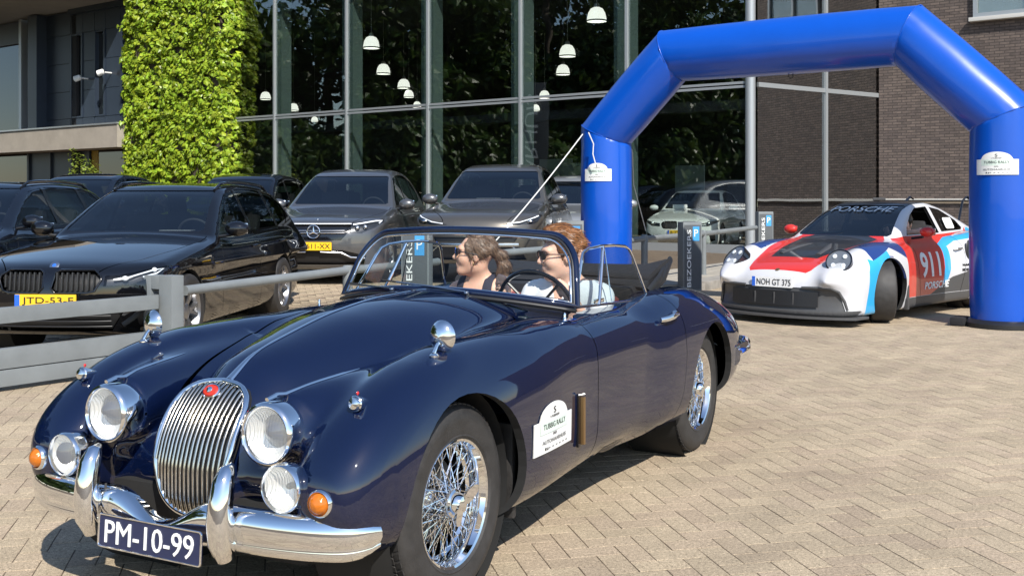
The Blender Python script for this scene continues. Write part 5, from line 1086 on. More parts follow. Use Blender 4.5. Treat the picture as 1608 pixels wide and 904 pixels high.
def build_merc():
    S = dict(SV); S['regions'] = [('headlight', 'x', [(.50, .74), (.49, .855), (.52, .868), (.86, .915), (.905, .90), (.88, .865), (.80, .80), (.64, .725)], FACE, 'lamp_glass', -.002, True),
        ('grille_panel', 'x', [(-.47, .74), (-.53, .80), (-.50, .862), (.50, .862), (.53, .80), (.47, .74), (.38, .635), (-.38, .635)], FACE, 'black_gloss', -.03, False),
        ('lower_intake', 'x', [(-.66, .30), (-.70, .42), (-.40, .50), (.40, .50), (.70, .42), (.66, .30)], FACE, 'black_trim', -.04, False)]
    root, f = modern('suv_car', 'grey electric SUV with three pointed star grille and yellow number plate', S, (-2.66, 15.85), 4, .19)
    for z in (.735, .765): b = MB(); b.tube([(xfront(f, y, z) + .012, y, z) for y in np.linspace(-.42, .42, 13)], .008, 6); b.build('grille_bar', 'steel', root)
    b = MB(); b.tube([(xfront(f, y, .858) - .004, y, .858) for y in np.linspace(-.5, .5, 13)], .008, 6); b.build('light_strip', 'led', root)
    M = frame((xfront(f, 0, .75) - .012, 0, .75), (-1, 0, .06)); st = empty('star_emblem'); st.parent = root
    b = MB(); b.tube([(.088 * math.cos(t), .088 * math.sin(t), 0) for t in np.linspace(0, 2 * np.pi, 32, endpoint=False)], .008, 8, closed=True, M=M); b.build('ring', 'chrome', st)
    for k in range(3):
        a = R(90 + 120 * k); b = MB(); c, s = math.cos(a), math.sin(a); b.add(b.T([(.086 * c, .086 * s, .004), (-.016 * s, .016 * c, 0), (0, 0, .012), (.016 * s, -.016 * c, 0)], M), [(0, 1, 2), (0, 2, 3)]); b.build('star_point', 'chrome', st, smooth=False)
    for s in (-1, 1):
        P = [(xfront(f, s * y, z) + .006, s * y, z) for y, z in ((.52, .845), (.66, .868), (.80, .893), (.87, .893), (.845, .865))]; b = MB(); b.tube(P, .012, 8); b.build('running_light', 'led', root)
        for y, z in ((.58, .80), (.68, .81)): b = MB(); b.ball((xfront(f, s * y, z) + .03, s * y, z), .035, 12, 8); b.build('lamp_projector', 'steel', root)
        P = [(xfront(f, s * y, z) - .006, s * y, z) for y, z in ((.1, .475), (.38, .465), (.50, .40), (.68, .385))]; b = MB(); b.tube(P, .014, 8); b.build('bumper_strip', 'steel', root)
    b = MB(); b.lathe([(.02, 0), (.018, .005), (.0005, .006)], 14, frame((-.62, 0, ztop(f, -.62, 0)), (-.3, 0, 1))); b.build('bonnet_badge', 'steel', root)
    euro_plate(root, xfront(f, 0, .565) - .02, .555, 'N-611-XX', 'plate_yellow')
build_merc()
def build_cupra():
    S = dict(SV); S.update(paint='paint_brown', mirrorm='paint_grey', railm='paint_silver'); S['regions'] = [('headlight', 'x', [(.38, .765), (.62, .815), (.86, .905), (.885, .89), (.84, .80), (.80, .775), (.6, .76)], FACE, 'lamp_glass', -.002, True),
        ('lower_intake', 'x', [(-.70, .28), (-.62, .46), (.62, .46), (.70, .28)], FACE, 'black_trim', -.04, False), ('upper_grille', 'x', [(-.55, .53), (-.60, .60), (.60, .60), (.55, .53)], FACE, 'black_trim', -.03, False)]
    root, f = modern('suv_car', 'bronze grey SUV with slanted headlights and silver roof rails, nose towards the roadster', S, (-.40, 15.85), 8.0, .27)
    for s in (-1, 1):
        P = [(xfront(f, s * y, z) + .008, s * y, z) for y, z in ((.45, .778), (.62, .80), (.80, .862), (.84, .885))]; b = MB(); b.tube(P, .01, 8); b.build('running_light', 'led', root)
        b = MB(); b.ball((xfront(f, s * .74, .81) + .03, s * .74, .81), (.03, .05, .025), 12, 8); b.build('lamp_projector', 'steel', root)
        P = [(xfront(f, s * y, z) - .006, s * y, z) for y, z in ((.30, .50), (.5, .48), (.6, .40), (.72, .38))]; b = MB(); b.tube(P, .013, 8); b.build('bumper_strip', 'steel', root)
    b = MB(); b.tube([(xfront(f, y, .49) - .006, y, .49) for y in np.linspace(-.6, .6, 13)], .018, 8, flat=1.6); b.build('bumper_bar', 'steel', root)
    y = yside(f, 1.45, .75); M = np.array([[1, 0, 0, 1.45], [0, 0, -1, y - .004], [0, 1, 0, .76], [0, 0, 0, 1.]]); text('door_lettering', 'Haarhuis', .12, M, 'white_ink', root, fit=(.55, .12)); text('door_lettering', 'autos', .1, T4(M, -.1, -.2, .0), 'white_ink', root, fit=(.3, .08))
    b = MB(); b.box((1.02, .1, 1.13), (.14, .36, .006)); b.build('parking_card', 'white_plastic', root)
    euro_plate(root, xfront(f, 0, .40) - .03, .40, 'H-512-KT', 'plate_yellow')
build_cupra()
for i, (lab, pm, x, y, yw) in enumerate((('black SUV parked between the ivy column and the grey electric SUV', 'paint_black', -5.15, 18.6, 6), ('dark hatchback deep behind the black estate near the ivy column', 'paint_darkblue', -8.0, 18.4, 5), ('pale silver SUV half hidden behind the blue arch leg', 'paint_silver', 1.20, 20.3, 6))):
    S = dict(SV); S.update(paint=pm, mirrorm=pm, railm=pm, vox=.045, regions=[], hood=[], gaps=[]); modern('parked_car', lab, S, (x, y), yw, .18)

# ---------------------------------------------------------------- white racing sports car
mat('race_red', (.58, .03, .02), .4, 0, 1, spec=.3); mat('race_blue', (.03, .33, .62), .4, 0, 1, spec=.3); mat('race_navy', (.012, .035, .16), .4, 0, 1, spec=.3); mat('gt_white', (.54, .54, .56), .4, 0, 1, spec=.3); mat('gt_grey', (.06, .06, .062), .45)
GT = dict(paint='gt_white', x0=-1.12, x1=3.75, h=1.36, vox=.024, wb_x=2.457, wr=.345, ar=.378, ar2=.392, track=.80, rim=.262, spokes=5, tw=.16, rimm='alloy_dark', caliper='caliper_red', seat_x=1.62, headrest=1.02, seat_z=.22, rear=False, ww=.27, steer=R(37),
 deck=[(-1.0, .51), (-.92, .58), (-.75, .66), (-.5, .725), (-.1, .81), (.3, .875), (.6, .915), (1.0, .90), (1.8, .93), (2.4, .95), (2.9, .93), (3.3, .86), (3.6, .76)], plan=[(-1.0, .82), (-.7, .89), (-.2, .925), (.4, .915), (.9, .90), (1.5, .905), (2.1, .94), (2.6, .95), (3.2, .92), (3.6, .82)],
 tum=[(.05, -.05), (.12, -.02), (.25, -.005), (.45, .0), (.62, -.015), (.75, -.05), (.88, -.11), (1.0, -.18)], nose=[(.05, -.97), (.12, -1.0), (.2, -.985), (.35, -.965), (.48, -.94), (.56, -.90), (.63, -.80), (.70, -.62), (.8, -.3), (1.0, .3)], tail=[(.05, 3.4), (.3, 3.52), (.7, 3.55), (.9, 3.3), (1.2, 2.9)],
 floor=[(-1.0, .10), (3.6, .14)], pc=.36, pe=2.5, wb=.69, slope=.50, zbelt=.92, glass=[(.36, .83), (.5, .90), (.8, 1.07), (1.15, 1.235), (1.45, 1.305), (1.75, 1.312), (2.1, 1.265), (2.6, 1.11), (3.1, .93), (3.4, .82)], crown=.10, k=.12, kg=.045, ks=.17,
 sweeps=[([(-.95, .66), (0, .70), (.7, .70)], [(-.95, .03), (-.90, .07), (-.8, .12), (-.6, .17), (0, .205), (.45, .18), (.7, .08)], [(-.95, .50), (-.90, .55), (-.8, .62), (-.7, .68), (-.6, .73), (-.45, .79), (-.2, .85), (0, .865), (.35, .835), (.7, .68)], [(-.95, .46), (-.85, .42), (-.6, .34), (-.4, .28), (.7, .3)]),
         ([(1.35, .62), (2.0, .70), (2.6, .73), (3.4, .66)], [(1.35, .08), (1.8, .19), (2.4, .225), (2.9, .21), (3.3, .13), (3.45, .03)], [(1.35, .62), (1.8, .80), (2.2, .905), (2.5, .93), (2.9, .88), (3.3, .76), (3.45, .65)], [(1.35, .3), (3.0, .25), (3.45, .4)])], sweep_ends=[(-.95, .7), (1.35, 3.45)],
 screen=[(-.58, .935), (.58, .935), (.61, .955), (.48, 1.245), (.45, 1.262), (-.45, 1.262), (-.48, 1.245), (-.61, .955)],
 side=[[(.90, .945), (.98, 1.03), (1.20, 1.16), (1.40, 1.235), (1.72, 1.25), (1.78, .955)], [(1.86, .965), (1.80, 1.245), (2.05, 1.215), (2.38, 1.09), (2.48, 1.005), (2.42, .98)]], open=[(0, -1)],
 gaps=[[(.78, .90), (.76, .6), (.80, .24)], [(1.92, .93), (1.93, .62), (1.82, .24)]], mirror=(.93, .92, .99), mirs=.78, mirrorm='race_red', handles=[(1.80, .76)], handlem='steel')
GT = lift(GT, .92, 1.11)
SD = lambda c, n: (np.abs(c[:, 1]) > .45) & (np.abs(n[:, 1]) > .22)
TOPF = lambda c, n: (n[:, 2] > .1) & (c[:, 2] > .47)
GT['regions'] = [('banner', 'x', [(-.46, 1.20), (.46, 1.20), (.44, 1.262), (-.44, 1.262)], lambda c, n: c[:, 0] > 99, 'black_gloss', 0, False),
 ('carbon_bonnet', 'z', [(-.50, .30), (-.50, -.30), (-.1, -.40), (.52, -.50), (.60, -.3), (.62, 0), (.60, .3), (.52, .50), (-.1, .40)], TOPF, 'carbon', .0, False),
 ('red_bonnet_panel', 'z', [(-.845, .36), (-.845, -.36), (-.80, -.40), (-.2, -.52), (.5, -.60), (.66, -.5), (.66, .5), (.5, .60), (-.2, .52), (-.80, .40)], TOPF, 'race_red', .0, False),
 ('roof_panel', 'z', [(1.02, -.5), (2.35, -.44), (2.35, .44), (1.02, .5)], lambda c, n: (n[:, 2] > .5) & (c[:, 2] > 1.1), 'carbon', .0, False),
 ('door_carbon_blade', 'y', [(1.05, .245), (1.62, .43), (2.07, .50), (2.07, .245)], SD, 'gt_grey', .0, True),
 ('light_blue_stripe', 'y', [(1.42, .245), (1.33, .245), (1.45, .55), (1.47, .83), (1.78, .905), (2.5, .965), (2.62, 1.02), (2.72, .98), (2.4, .90), (1.85, .86), (1.62, .80), (1.59, .52)], SD, 'race_blue', .0, True),
 ('red_door_panel', 'y', [(.42, .245), (.42, .90), (.80, .935), (1.85, .945), (2.45, .97), (2.6, 1.03), (2.5, .965), (1.78, .905), (1.47, .83), (1.45, .55), (1.33, .245)], SD, 'race_red', .0, True),
 ('navy_wing_patch', 'y', [(-.34, .70), (-.30, .90), (.12, .92), (.42, .90), (.42, .70), (.1, .83)], lambda c, n: (np.abs(c[:, 1]) > .55), 'race_navy', .0, True),
 ('blue_wing_patch', 'y', [(-.52, .10), (-.48, .58), (-.40, .72), (-.34, .70), (.0, .80), (.0, .3), (-.3, .10)], lambda c, n: (np.abs(c[:, 1]) > .55) & (np.abs(n[:, 1]) > .3), 'race_blue', .0, True),
 ('front_intake', 'x', [(-.80, .165), (-.74, .375), (-.66, .405), (.66, .405), (.74, .375), (.80, .165)], FACE, 'gt_grey', -.012, False),
 ('front_lip', 'x', [(-1.0, .08), (-1.0, .165), (1.0, .165), (1.0, .08)], FACE, 'gt_grey', .004, False),
 ('sill_panel', 'y', [(.38, .08), (.38, .24), (2.07, .24), (2.07, .08)], SD, 'gt_grey', .004, True)]
def build_gt():
    root, f = modern('racing_sports_car', 'white racing sports car with red bonnet, blue stripes and number 911 on its door', GT, (3.60, 12.95), 45.8, .01)
    # splitter, intake core, lights
    b = MB(); pts = [(-1.06 + .34 * abs(y) ** 2.5, y) for y in np.linspace(-.93, .93, 21)]; b.prism(pts + [(-.5, .93), (-.5, -.93)], .075, .10); b.build('front_splitter', 'gt_grey', root, smooth=False)
    b = MB(); G = np.array([[(xfront(f, y, z) + .004, y, z) for y in np.linspace(-.55, .55, 15)] for z in (.20, .365)]); G[:, :, 0] -= .018; b.grid(G); b.build('radiator_opening', 'black_trim', root)
    for y in (-.28, -.05, .2): b = MB(); b.box((xfront(f, y, .28) - .016, y, .28), (.012, .014, .13)); b.build('radiator_strut', 'gt_grey', root)
    for s in (-1, 1):
        b = MB(); b.tube([(xfront(f, s * y, z) - .002, s * y, z) for y, z in ((.36, .405), (.55, .41), (.69, .41), (.75, .37), (.79, .27), (.815, .175))], .012, 8, flat=1.3); b.build('intake_frame', 'gt_grey', root)
        c0 = np.array((xfront(f, s * .675, .69), s * .675, .69)); nv = np.array((-.70, s * .20, .68)); Mh = frame(c0 + nv / np.linalg.norm(nv) * .018, nv) @ np.diag([1.22, 1.42, 1, 1]); hl = empty('headlight'); hl.parent = root
        b = MB(); b.lathe([(.122, -.10), (.118, .004), (.112, .010), (.106, .008)], 32, Mh); b.build('lamp_rim', 'black_gloss', hl)
        b = MB(); b.lathe([(.110, .0), (.0005, -.012)], 32, Mh); b.build('lamp_housing', 'lamp_grey', hl); b = MB(); b.lathe([(.108, .008), (.08, .02), (.045, .027), (.0005, .03)], 32, Mh); b.build('lens', 'lamp_glass', hl)
        for dx, dy in ((-.045, .045), (.045, .045), (-.045, -.045), (.045, -.045)): b = MB(); b.ball((dx, dy, .004), (.022, .022, .012), 10, 8, Mh); b.build('led_point', 'led', hl)
        # louvre vent behind the wheel, side blade
        b = MB(); b.box((.42, s * .90, .30), (.05, .07, .38), ch=.01); b.build('wheel_blade', 'gt_grey', root)
        y = yside(f, 2.02, .72, s); b = MB(); b.ball((2.02, y, .72), (.075, .022, .15), 14, 10); b.build('side_air_intake', 'black_trim', root)
        b = MB(); b.tube([(x, s * .99 * (.915 + .02 * math.cos(t)), .345 + .385 * math.sin(t)) for t in np.linspace(.35, np.pi - .5, 18) for x in (.385 * math.cos(t),)], .016, 8); b.build('arch_flare', 'race_navy', root)
        # swan-neck wing carriers
        b = MB(); b.tube([(2.95, s * .38, .92), (3.0, s * .40, 1.15), (3.1, s * .40, 1.36), (3.22, s * .40, 1.41), (3.3, s * .40, 1.38)], [.02, .02, .02, .02, .02], 8, flat=.5); b.build('wing_carrier', 'black_gloss', root)
        b = MB(); b.box((3.34, s * .93, 1.31), (.36, .015, .18), ch=.005); b.build('wing_end_plate', 'gt_grey', root)
    b = MB(); n = 12; prof = [(.17 * math.cos(t), .018 * math.sin(t) + .03 * math.cos(t) ** 2) for t in np.linspace(0, 2 * np.pi, n, endpoint=False)]; b.grid(np.array([[(3.33 + x, y, 1.335 + z) for x, z in prof] for y in np.linspace(-.92, .92, 5)]), wrap=True); b.build('rear_wing', 'black_gloss', root)
    euro_plate(root, xfront(f, 0, .455) - .018, .452, 'NOH GT 375', 'plate_white')
    # lettering
    def on_side(nm, txt, x, z, w_, h_, m, s=-1, slant=0):
        M = np.array([[-s, 0, 0, x], [0, 0, s, 0], [0, 1, 0, z], [0, 0, 0, 1.]])
        def bd(V):
            V = np.array(V); V[:, 0] += slant * V[:, 1]; X = x - s * V[:, 0]; Z = z + V[:, 1]; o = np.ones_like(X); Y = ray(f, np.stack([X, 1.15 * s * o, Z], 1), np.stack([X, .1 * s * o, Z], 1))[:, 1]; V[:, 2] += s * Y + .004; return V
        text(nm, txt, .2, M, m, root, fit=(w_, h_), bend=bd, bold=.004)
    for s in (-1, 1):
        on_side('door_number', '911', 1.08, .60, .50, .30, 'white_ink', s); on_side('door_lettering', 'PORSCHE', 1.22, .355, .62, .085, 'white_ink', s, .3)
        on_side('sponsor_lettering', 'Mobil 1', 2.02, .50, .20, .035, 'ink', s) if False else None
    on_side('sponsor_lettering', 'Mobil 1', 1.93, .565, .18, .03, 'ink'); on_side('sponsor_lettering', 'MICHELIN', 1.93, .505, .20, .035, 'ink')
    # screen banner
    def bdw(V):
        V = np.array(V); V[:, 0] += .25 * V[:, 1]; Y = -V[:, 0]; Z = 1.256 + V[:, 1] * .8; o = np.ones_like(Y); X = ray(f, np.stack([-.2 * o, Y, Z], 1), np.stack([2.4 * o, Y, Z], 1))[:, 0]; return np.stack([X - .022 + V[:, 2], Y, Z], 1)
    text('banner_lettering', 'PORSCHE', .1, np.eye(4), 'white_ink', root, fit=(.82, .075), bend=bdw)
    b = MB(); b.lathe([(.028, 0), (.026, .004), (.0005, .005)], 14, frame((-.84, 0, ztop(f, -.84, 0)), (-.5, 0, 1))); b.build('bonnet_crest', 'brass', root)
    # bonnet nostril ducts in the carbon
    for s in (-1, 1):
        b = MB(); b.tube([(-.38, s * .24, ztop(f, -.38, s * .24) + .004), (-.1, s * .20, ztop(f, -.1, s * .2) + .004), (.12, s * .12, ztop(f, .12, s * .12) + .004)], [.03, .045, .012], 8, flat=.35); b.build('bonnet_duct', 'gt_grey', root)
    b = MB(); b.box((2.12, -.585, 1.07), (.2, .004, .13)); 
    y = yside(f, 2.1, 1.07); M = frame((2.12, y - .012, 1.075), (0, -1, .45)); b = MB(); b.prism(rrect(.24, .15, .03), 0, .002, M); b.build('window_sticker', 'white_plastic', root, smooth=False)
build_gt()
# ---------------------------------------------------------------- white car inside the showroom
def build_showcar():
    S = dict(ES); S.update(paint='paint_white', mirrorm='paint_white', rails=(1.62, 3.0, .5), railm='paint_white', vox=.032, gaps=[], track=.77); S.pop('rails')
    root, f = modern('coupe_car', 'white coupe with yellow plate displayed behind the showroom glass', S, (4.15, 26.2), 20, .13)
    for s in (-1, 1): b = MB(); b.ball((xfront(f, s * .66, .69) + .03, s * .66, .69), .05, 12, 8); b.build('lamp_projector', 'steel', root)
    euro_plate(root, xfront(f, 0, .495) - .02, .48, '8-ZVB-73', 'plate_yellow')
    b = MB(); b.box((.85, .3, 1.04), (.01, .36, .16)); b.build('price_card', 'white_plastic', root)
build_showcar()
# ================================================================== people
mat('skin', (.66, .39, .28), .5, sss=.25, noise=.06, nscale=25); mat('skin_fair', (.72, .44, .33), .5, sss=.25, noise=.06, nscale=25); mat('shirt_white', (.80, .81, .83), .8, bump=.6, bscale=14); mat('shirt_blue', (.06, .085, .30), .8, bump=.25, bscale=25); mat('top_dark', (.02, .02, .035), .8); mat('jeans', (.03, .04, .08), .85); mat('shirt_dark', (.02, .02, .022), .85)
mat('shades', (.006, .006, .008), .06, coat=1); mat('frame_dark', (.02, .012, .012), .55); mat('lips', (.42, .13, .11), .45)
def hair_mat(name, c):
    m = mat(name, c, .42); t = m.node_tree; p = t.nodes['Principled BSDF']; L = t.links.new; N = t.nodes.new; tc = N('ShaderNodeTexCoord'); mp = N('ShaderNodeMapping'); mp.inputs['Scale'].default_value = (22, 90, 30); n = N('ShaderNodeTexNoise'); n.inputs['Scale'].default_value = 2.2; n.inputs['Detail'].default_value = 4; L(tc.outputs['Object'], mp.inputs[0]); L(mp.outputs[0], n.inputs[0])
    r = N('ShaderNodeMapRange'); [setattr(r.inputs[i + 1], 'default_value', v) for i, v in enumerate((.3, .7, .45, 1.5))]; L(n.outputs[0], r.inputs[0]); h = N('ShaderNodeHueSaturation'); h.inputs['Color'].default_value = (*c, 1); L(r.outputs[0], h.inputs['Value']); L(h.outputs[0], p.inputs['Base Color']); b = N('ShaderNodeBump'); b.inputs['Strength'].default_value = .8; b.inputs['Distance'].default_value = .006; L(n.outputs[0], b.inputs['Height']); L(b.outputs[0], p.inputs['Normal'])
hair_mat('hair_auburn', (.17, .068, .022)); hair_mat('hair_brown', (.13, .08, .05)); hair_mat('hair_dark', (.02, .015, .012))
for n_, c_ in (('hair_auburn', (.21, .09, .03)), ('hair_brown', (.14, .085, .05)), ('hair_dark', (.025, .02, .015))): mat(n_ + '_strand', c_, .4, island=.5)
def cap(x, y, z, a, b, ra, rb=None):
    rb = ra if rb is None else rb; a = np.array(a, float); d = np.array(b, float) - a; L2 = d @ d; t = np.clip(((x - a[0]) * d[0] + (y - a[1]) * d[1] + (z - a[2]) * d[2]) / L2, 0, 1)
    return np.sqrt((x - a[0] - t * d[0]) ** 2 + (y - a[1] - t * d[1]) ** 2 + (z - a[2] - t * d[2]) ** 2) - (ra + (rb - ra) * t)
def elp(x, y, z, c, r): q = np.sqrt(((x - c[0]) / r[0]) ** 2 + ((y - c[1]) / r[1]) ** 2 + ((z - c[2]) / r[2]) ** 2); return (q - 1) * min(r)
def build_person(car, label, H, turn, tilt, sc, female, arms, hairm, shirtm, skinm='skin', open_arm=None, glasses=True, shoulder_drop=.175, lean=.07):
    """car: empty whose frame the person sits in; H head centre; turn: head yaw to the right; arms: list of (shoulder, elbow, wrist, grip dir)"""
    H = np.array(H, float); ct, st = math.cos(turn), math.sin(turn); cl, sl_ = math.cos(tilt), math.sin(tilt)
    fw = np.array((-ct, st, 0)); lf = np.array((-st, -ct, 0)); up0 = np.array((0, 0, 1.)); fwd = fw * cl + up0 * sl_; up = up0 * cl - fw * sl_
    def loc(x, y, z): dx, dy, dz = (x - H[0]) / sc, (y - H[1]) / sc, (z - H[2]) / sc; return dx * fwd[0] + dy * fwd[1] + dz * fwd[2], dx * lf[0] + dy * lf[1], dx * up[0] + dy * up[1] + dz * up[2]
    def W3(u, v, w_): return H + sc * (fwd * u + lf * v + up * w_)
    S = H + np.array((lean, 0, -shoulder_drop)); sw = .155 if female else .185
    def head(x, y, z):
        u, v, w_ = loc(x, y, z); a = np.abs(v)
        f = smin(elp(u, v, w_, (-.018, 0, .038), (.096, .075, .088)), elp(u, v, w_, (.028, 0, -.028), (.066, .056, .082)), .04)
        f = smin(f, elp(u, v, w_, (.066, 0, -.096), (.024, .026, .02)), .03)
        f = smin(f, elp(u, a, w_, (.056, .034, -.024), (.032, .026, .03)), .02); f = smin(f, elp(u, v, w_, (.080, 0, .033), (.016, .048, .013)), .02)
        f = smax(f, -elp(u, a, w_, (.102, .033, .008), (.016, .018, .013)), .015)
        f = smin(f, cap(u, v, w_, (.088, 0, .018), (.113, 0, -.022), .0085, .0125), .014); f = smin(f, elp(u, a, w_, (.100, .011, -.026), (.011, .009, .008)), .008)
        f = smin(f, elp(u, v, w_, (.091, 0, -.053), (.010, .022, .0065)), .008); f = smin(f, elp(u, v, w_, (.088, 0, -.066), (.010, .020, .0075)), .008)
        f = smin(f, elp(u, a, w_, (-.012, .074, -.004), (.019, .010, .031)), .008)
        return f * sc
    nr = .045 if female else .056
    nb = S + np.array((.0, 0, .03))
    def torso(x, y, z):
        f = cap(x, y, z, S + np.array((0, -sw + .01, -.025)), S + np.array((0, sw - .01, -.025)), .058 if not female else .05)
        f = smin(f, cap(x, y, z, S + np.array((.0, -.07, .0)), S + np.array((.0, .07, .0)), .05), .06)
        f = smin(f, elp(x, y, z, S + np.array((-.005, 0, -.19)), (.115, sw - .01, .21)), .08)
        if female: f = smin(f, elp(x, np.abs(y - S[1]), z, (S[0] - .085, .075, S[2] - .18), (.06, .065, .065)), .05)
        return smin(f, elp(x, y, z, S + np.array((.03, 0, -.40)), (.125, .165, .14)), .1)
    def arm(x, y, z, k, part=1.0):
        sh, el, wr, g = [np.array(v, float) for v in arms[k]]; r0 = .047 if not female else .037
        f = cap(x, y, z, sh, sh + (el - sh) * part, r0, r0 - .007 * part)
        if part < 1: return f
        return smin(f, cap(x, y, z, el, wr, r0 - .008, .026), .02)
    def hand(x, y, z, k):
        sh, el, wr, g = [np.array(v, float) for v in arms[k]]; d = (wr - el) / np.linalg.norm(wr - el); g = g / np.linalg.norm(g); n = np.cross(d, g); n /= np.linalg.norm(n)
        pc = wr + d * .05; f = smin(cap(x, y, z, wr + d * .015, wr + d * .075, .023, .028), cap(x, y, z, pc + g * .02, pc - g * .02, .022), .02)
        for i, L_ in enumerate((.9, 1.0, .95, .75)):
            b0 = wr + d * .09 + g * (.027 - .018 * i); b1 = b0 + d * .032 * L_ + n * .012; b2 = b1 + n * .028 * L_; b3 = b2 - d * .022 * L_ + n * .004
            f = smin(f, np.minimum(np.minimum(cap(x, y, z, b0 - d * .012, b1, .0095, .009), cap(x, y, z, b1, b2, .009, .0085)), cap(x, y, z, b2, b3, .0085, .008)), .004)
        t0 = wr + d * .03 + g * .026; return smin(f, np.minimum(cap(x, y, z, t0, t0 + g * .026 + d * .022, .0115, .0105), cap(x, y, z, t0 + g * .026 + d * .022, t0 + g * .03 + d * .05 + n * .016, .0105, .009)), .008)
    hip = S + np.array((.06, 0, -.46))
    def legs(x, y, z):
        f = None
        for s in (-1, 1):
            a = hip + np.array((0, s * .09, 0)); k = a + np.array((-.40, s * .03, .04)); n_ = k + np.array((-.28, 0, -.2)); g_ = smin(cap(x, y, z, a, k, .085, .062), cap(x, y, z, k, n_, .058, .042), .03); f = g_ if f is None else np.minimum(f, g_)
        return f
    def body(x, y, z):
        f = smin(head(x, y, z), cap(x, y, z, W3(-.030, 0, -.06), nb, nr, nr + .006), .035); f = smin(f, torso(x, y, z), .045)
        for k in range(len(arms)): f = smin(f, smin(arm(x, y, z, k), hand(x, y, z, k), .02), .03)
        return smin(f, legs(x, y, z), .05)
    pts = np.array([W3(.14, .1, .15), W3(-.13, -.1, .15), W3(.14, -.1, -.1), S + np.array((.17, sw + .08, 0)), S - np.array((.17, sw + .08, .1)), hip + np.array((.15, .2, -.12)), hip + np.array((-.72, -.2, -.24))] + [np.array(q) + o for a in arms for q in a[:3] for o in ((.1, .1, .1), (-.12, -.1, -.1))]); lo, hi = pts.min(0) - .01, pts.max(0) + .01
    base = np.array((hip[0], hip[1], hip[2])); Mw = np.array(car.matrix_basis.to_3x3()); wl = Mw @ base + np.array(car.location)
    root = empty('person', tuple(wl), car.rotation_euler.z, label, 'person')
    V, F = surface_nets(body, lo, hi, .0095, 3); bd = mk('body', V - base, F, skinm, root, angle=180)
    # clothes as shells over the body
    def shirt(x, y, z):
        f = torso(x, y, z)
        for k in range(len(arms)): f = smin(f, arm(x, y, z, k, .62) if not female else f + 1, .03)
        return smin(f, cap(x, y, z, nb + np.array((0, 0, -.03)), nb + np.array((-.004, 0, .035)), nr + .012), .03) - .012 if not female else f - .007
    V, F = surface_nets(shirt, lo, hi, .0115, 2); tm = TM(V, F)
    if female:
        k = tm.cut('x', [(S[1] - .30, S[2] - .9), (S[1] - .30, S[2] - .20), (S[1] - .115, S[2] - .12), (S[1] - .10, S[2] + .2), (S[1] - .062, S[2] + .2), (S[1] - .058, S[2] - .10), (S[1] + .058, S[2] - .10), (S[1] + .062, S[2] + .2), (S[1] + .10, S[2] + .2), (S[1] + .115, S[2] - .12), (S[1] + .30, S[2] - .20), (S[1] + .30, S[2] - .9)]); tm.delete(~k)
    else:
        tm.delete(tm.cut('x', [(S[1] - .045, S[2] + .3), (S[1] - .045, S[2] + .045), (S[1], S[2] - .09), (S[1] + .045, S[2] + .045), (S[1] + .045, S[2] + .3)], lambda c, n: c[:, 0] < S[0] + .0))
        tm.delete(tm.cut('x', [(S[1] - .3, S[2] + .058), (S[1] + .3, S[2] + .058), (S[1] + .3, S[2] + .3), (S[1] - .3, S[2] + .3)]))
        if False:
            k = tm.cut('x', [(S[1] + .0, S[2] - .06), (S[1] + .05, S[2] + .08), (S[1] + .16, S[2] + .06), (S[1] + .17, S[2] - .03), (S[1] + .06, S[2] - .07)]); v, t = tm.take(k); mk('shirt_yoke', v - base, t, 'shirt_blue', bd, angle=180)
    tm.V = tm.V - base; tm.part('shirt' if not female else 'vest_top', shirtm, bd, 180)
    V, F = surface_nets(lambda x, y, z: smin(legs(x, y, z), elp(x, y, z, S + np.array((.03, 0, -.44)), (.13, .17, .10)), .05) - .008, lo, hi, .016, 2); mk('trousers', V - base, F, 'jeans', bd, angle=180)
    # hair
    rp = np.random.default_rng(4); ph = rp.uniform(0, 6, 6)
    def hair(x, y, z):
        u, v, w_ = loc(x, y, z); a = np.abs(v); wob = .004 * np.sin(70 * v + 25 * u + ph[0]) + .003 * np.sin(120 * v - 60 * w_ + ph[1]) + .003 * np.sin(55 * u + 80 * w_ + ph[2])
        if female:
            f = elp(u, v, w_, (-.024, 0, .040), (.104, .083, .097)); line = (u - .045) - .55 * (w_ - .075); f = smax(f, line, .012); f = smax(f, -(w_ + .035 + .5 * (u + .02)) , .015)
            q = [(-.115, 0, .035), (-.150, 0, .02), (-.170, 0, -.04), (-.172, 0, -.11), (-.160, 0, -.18)]; rr = [.022, .032, .036, .033, .014]
            for i in range(4): f = smin(f, cap(u, v, w_, q[i], q[i + 1], rr[i], rr[i + 1]), .02)
            f = smin(f, cap(u, a, w_, (.052, .062, .06), (.020, .080, -.01), .012, .006), .012)
        else:
            f = elp(u, v, w_, (-.020, 0, .048), (.104, .082, .096)); f = smin(f, elp(u, v, w_, (.038, .006, .112), (.062, .060, .040)), .05)
            line = (u - .082) - .2 * (w_ - .10); line = np.maximum(line, np.where(w_ < .085, u - .022 - .35 * np.maximum(0, w_ - .0), -1)); f = smax(f, line, .014); f = smax(f, -(w_ + .012 + .55 * (u + .02)), .02)
        return (f + wob) * sc
    P = np.array([W3(a, b, c) for a in (-.23, .13) for b in (-.11, .11) for c in (-.22, .18)]); V, F = surface_nets(hair, P.min(0), P.max(0), .0075, 2); hr = mk('hair', V - base, F, hairm, root, angle=180)
    tmh = TM(V, F); c, n = tmh.cn(); nst = 1100; idx = rp.integers(0, len(c), nst); p0 = c[idx]; nn = n[idx]; fl = -fwd * .9 - up * (.75 if female else .25) + lf * 0; fl = fl[None] + rp.normal(0, .22, (nst, 3)); fl = fl - nn * np.sum(fl * nn, 1)[:, None]; fl /= np.linalg.norm(fl, axis=1)[:, None] + 1e-9; sd = np.cross(nn, fl)
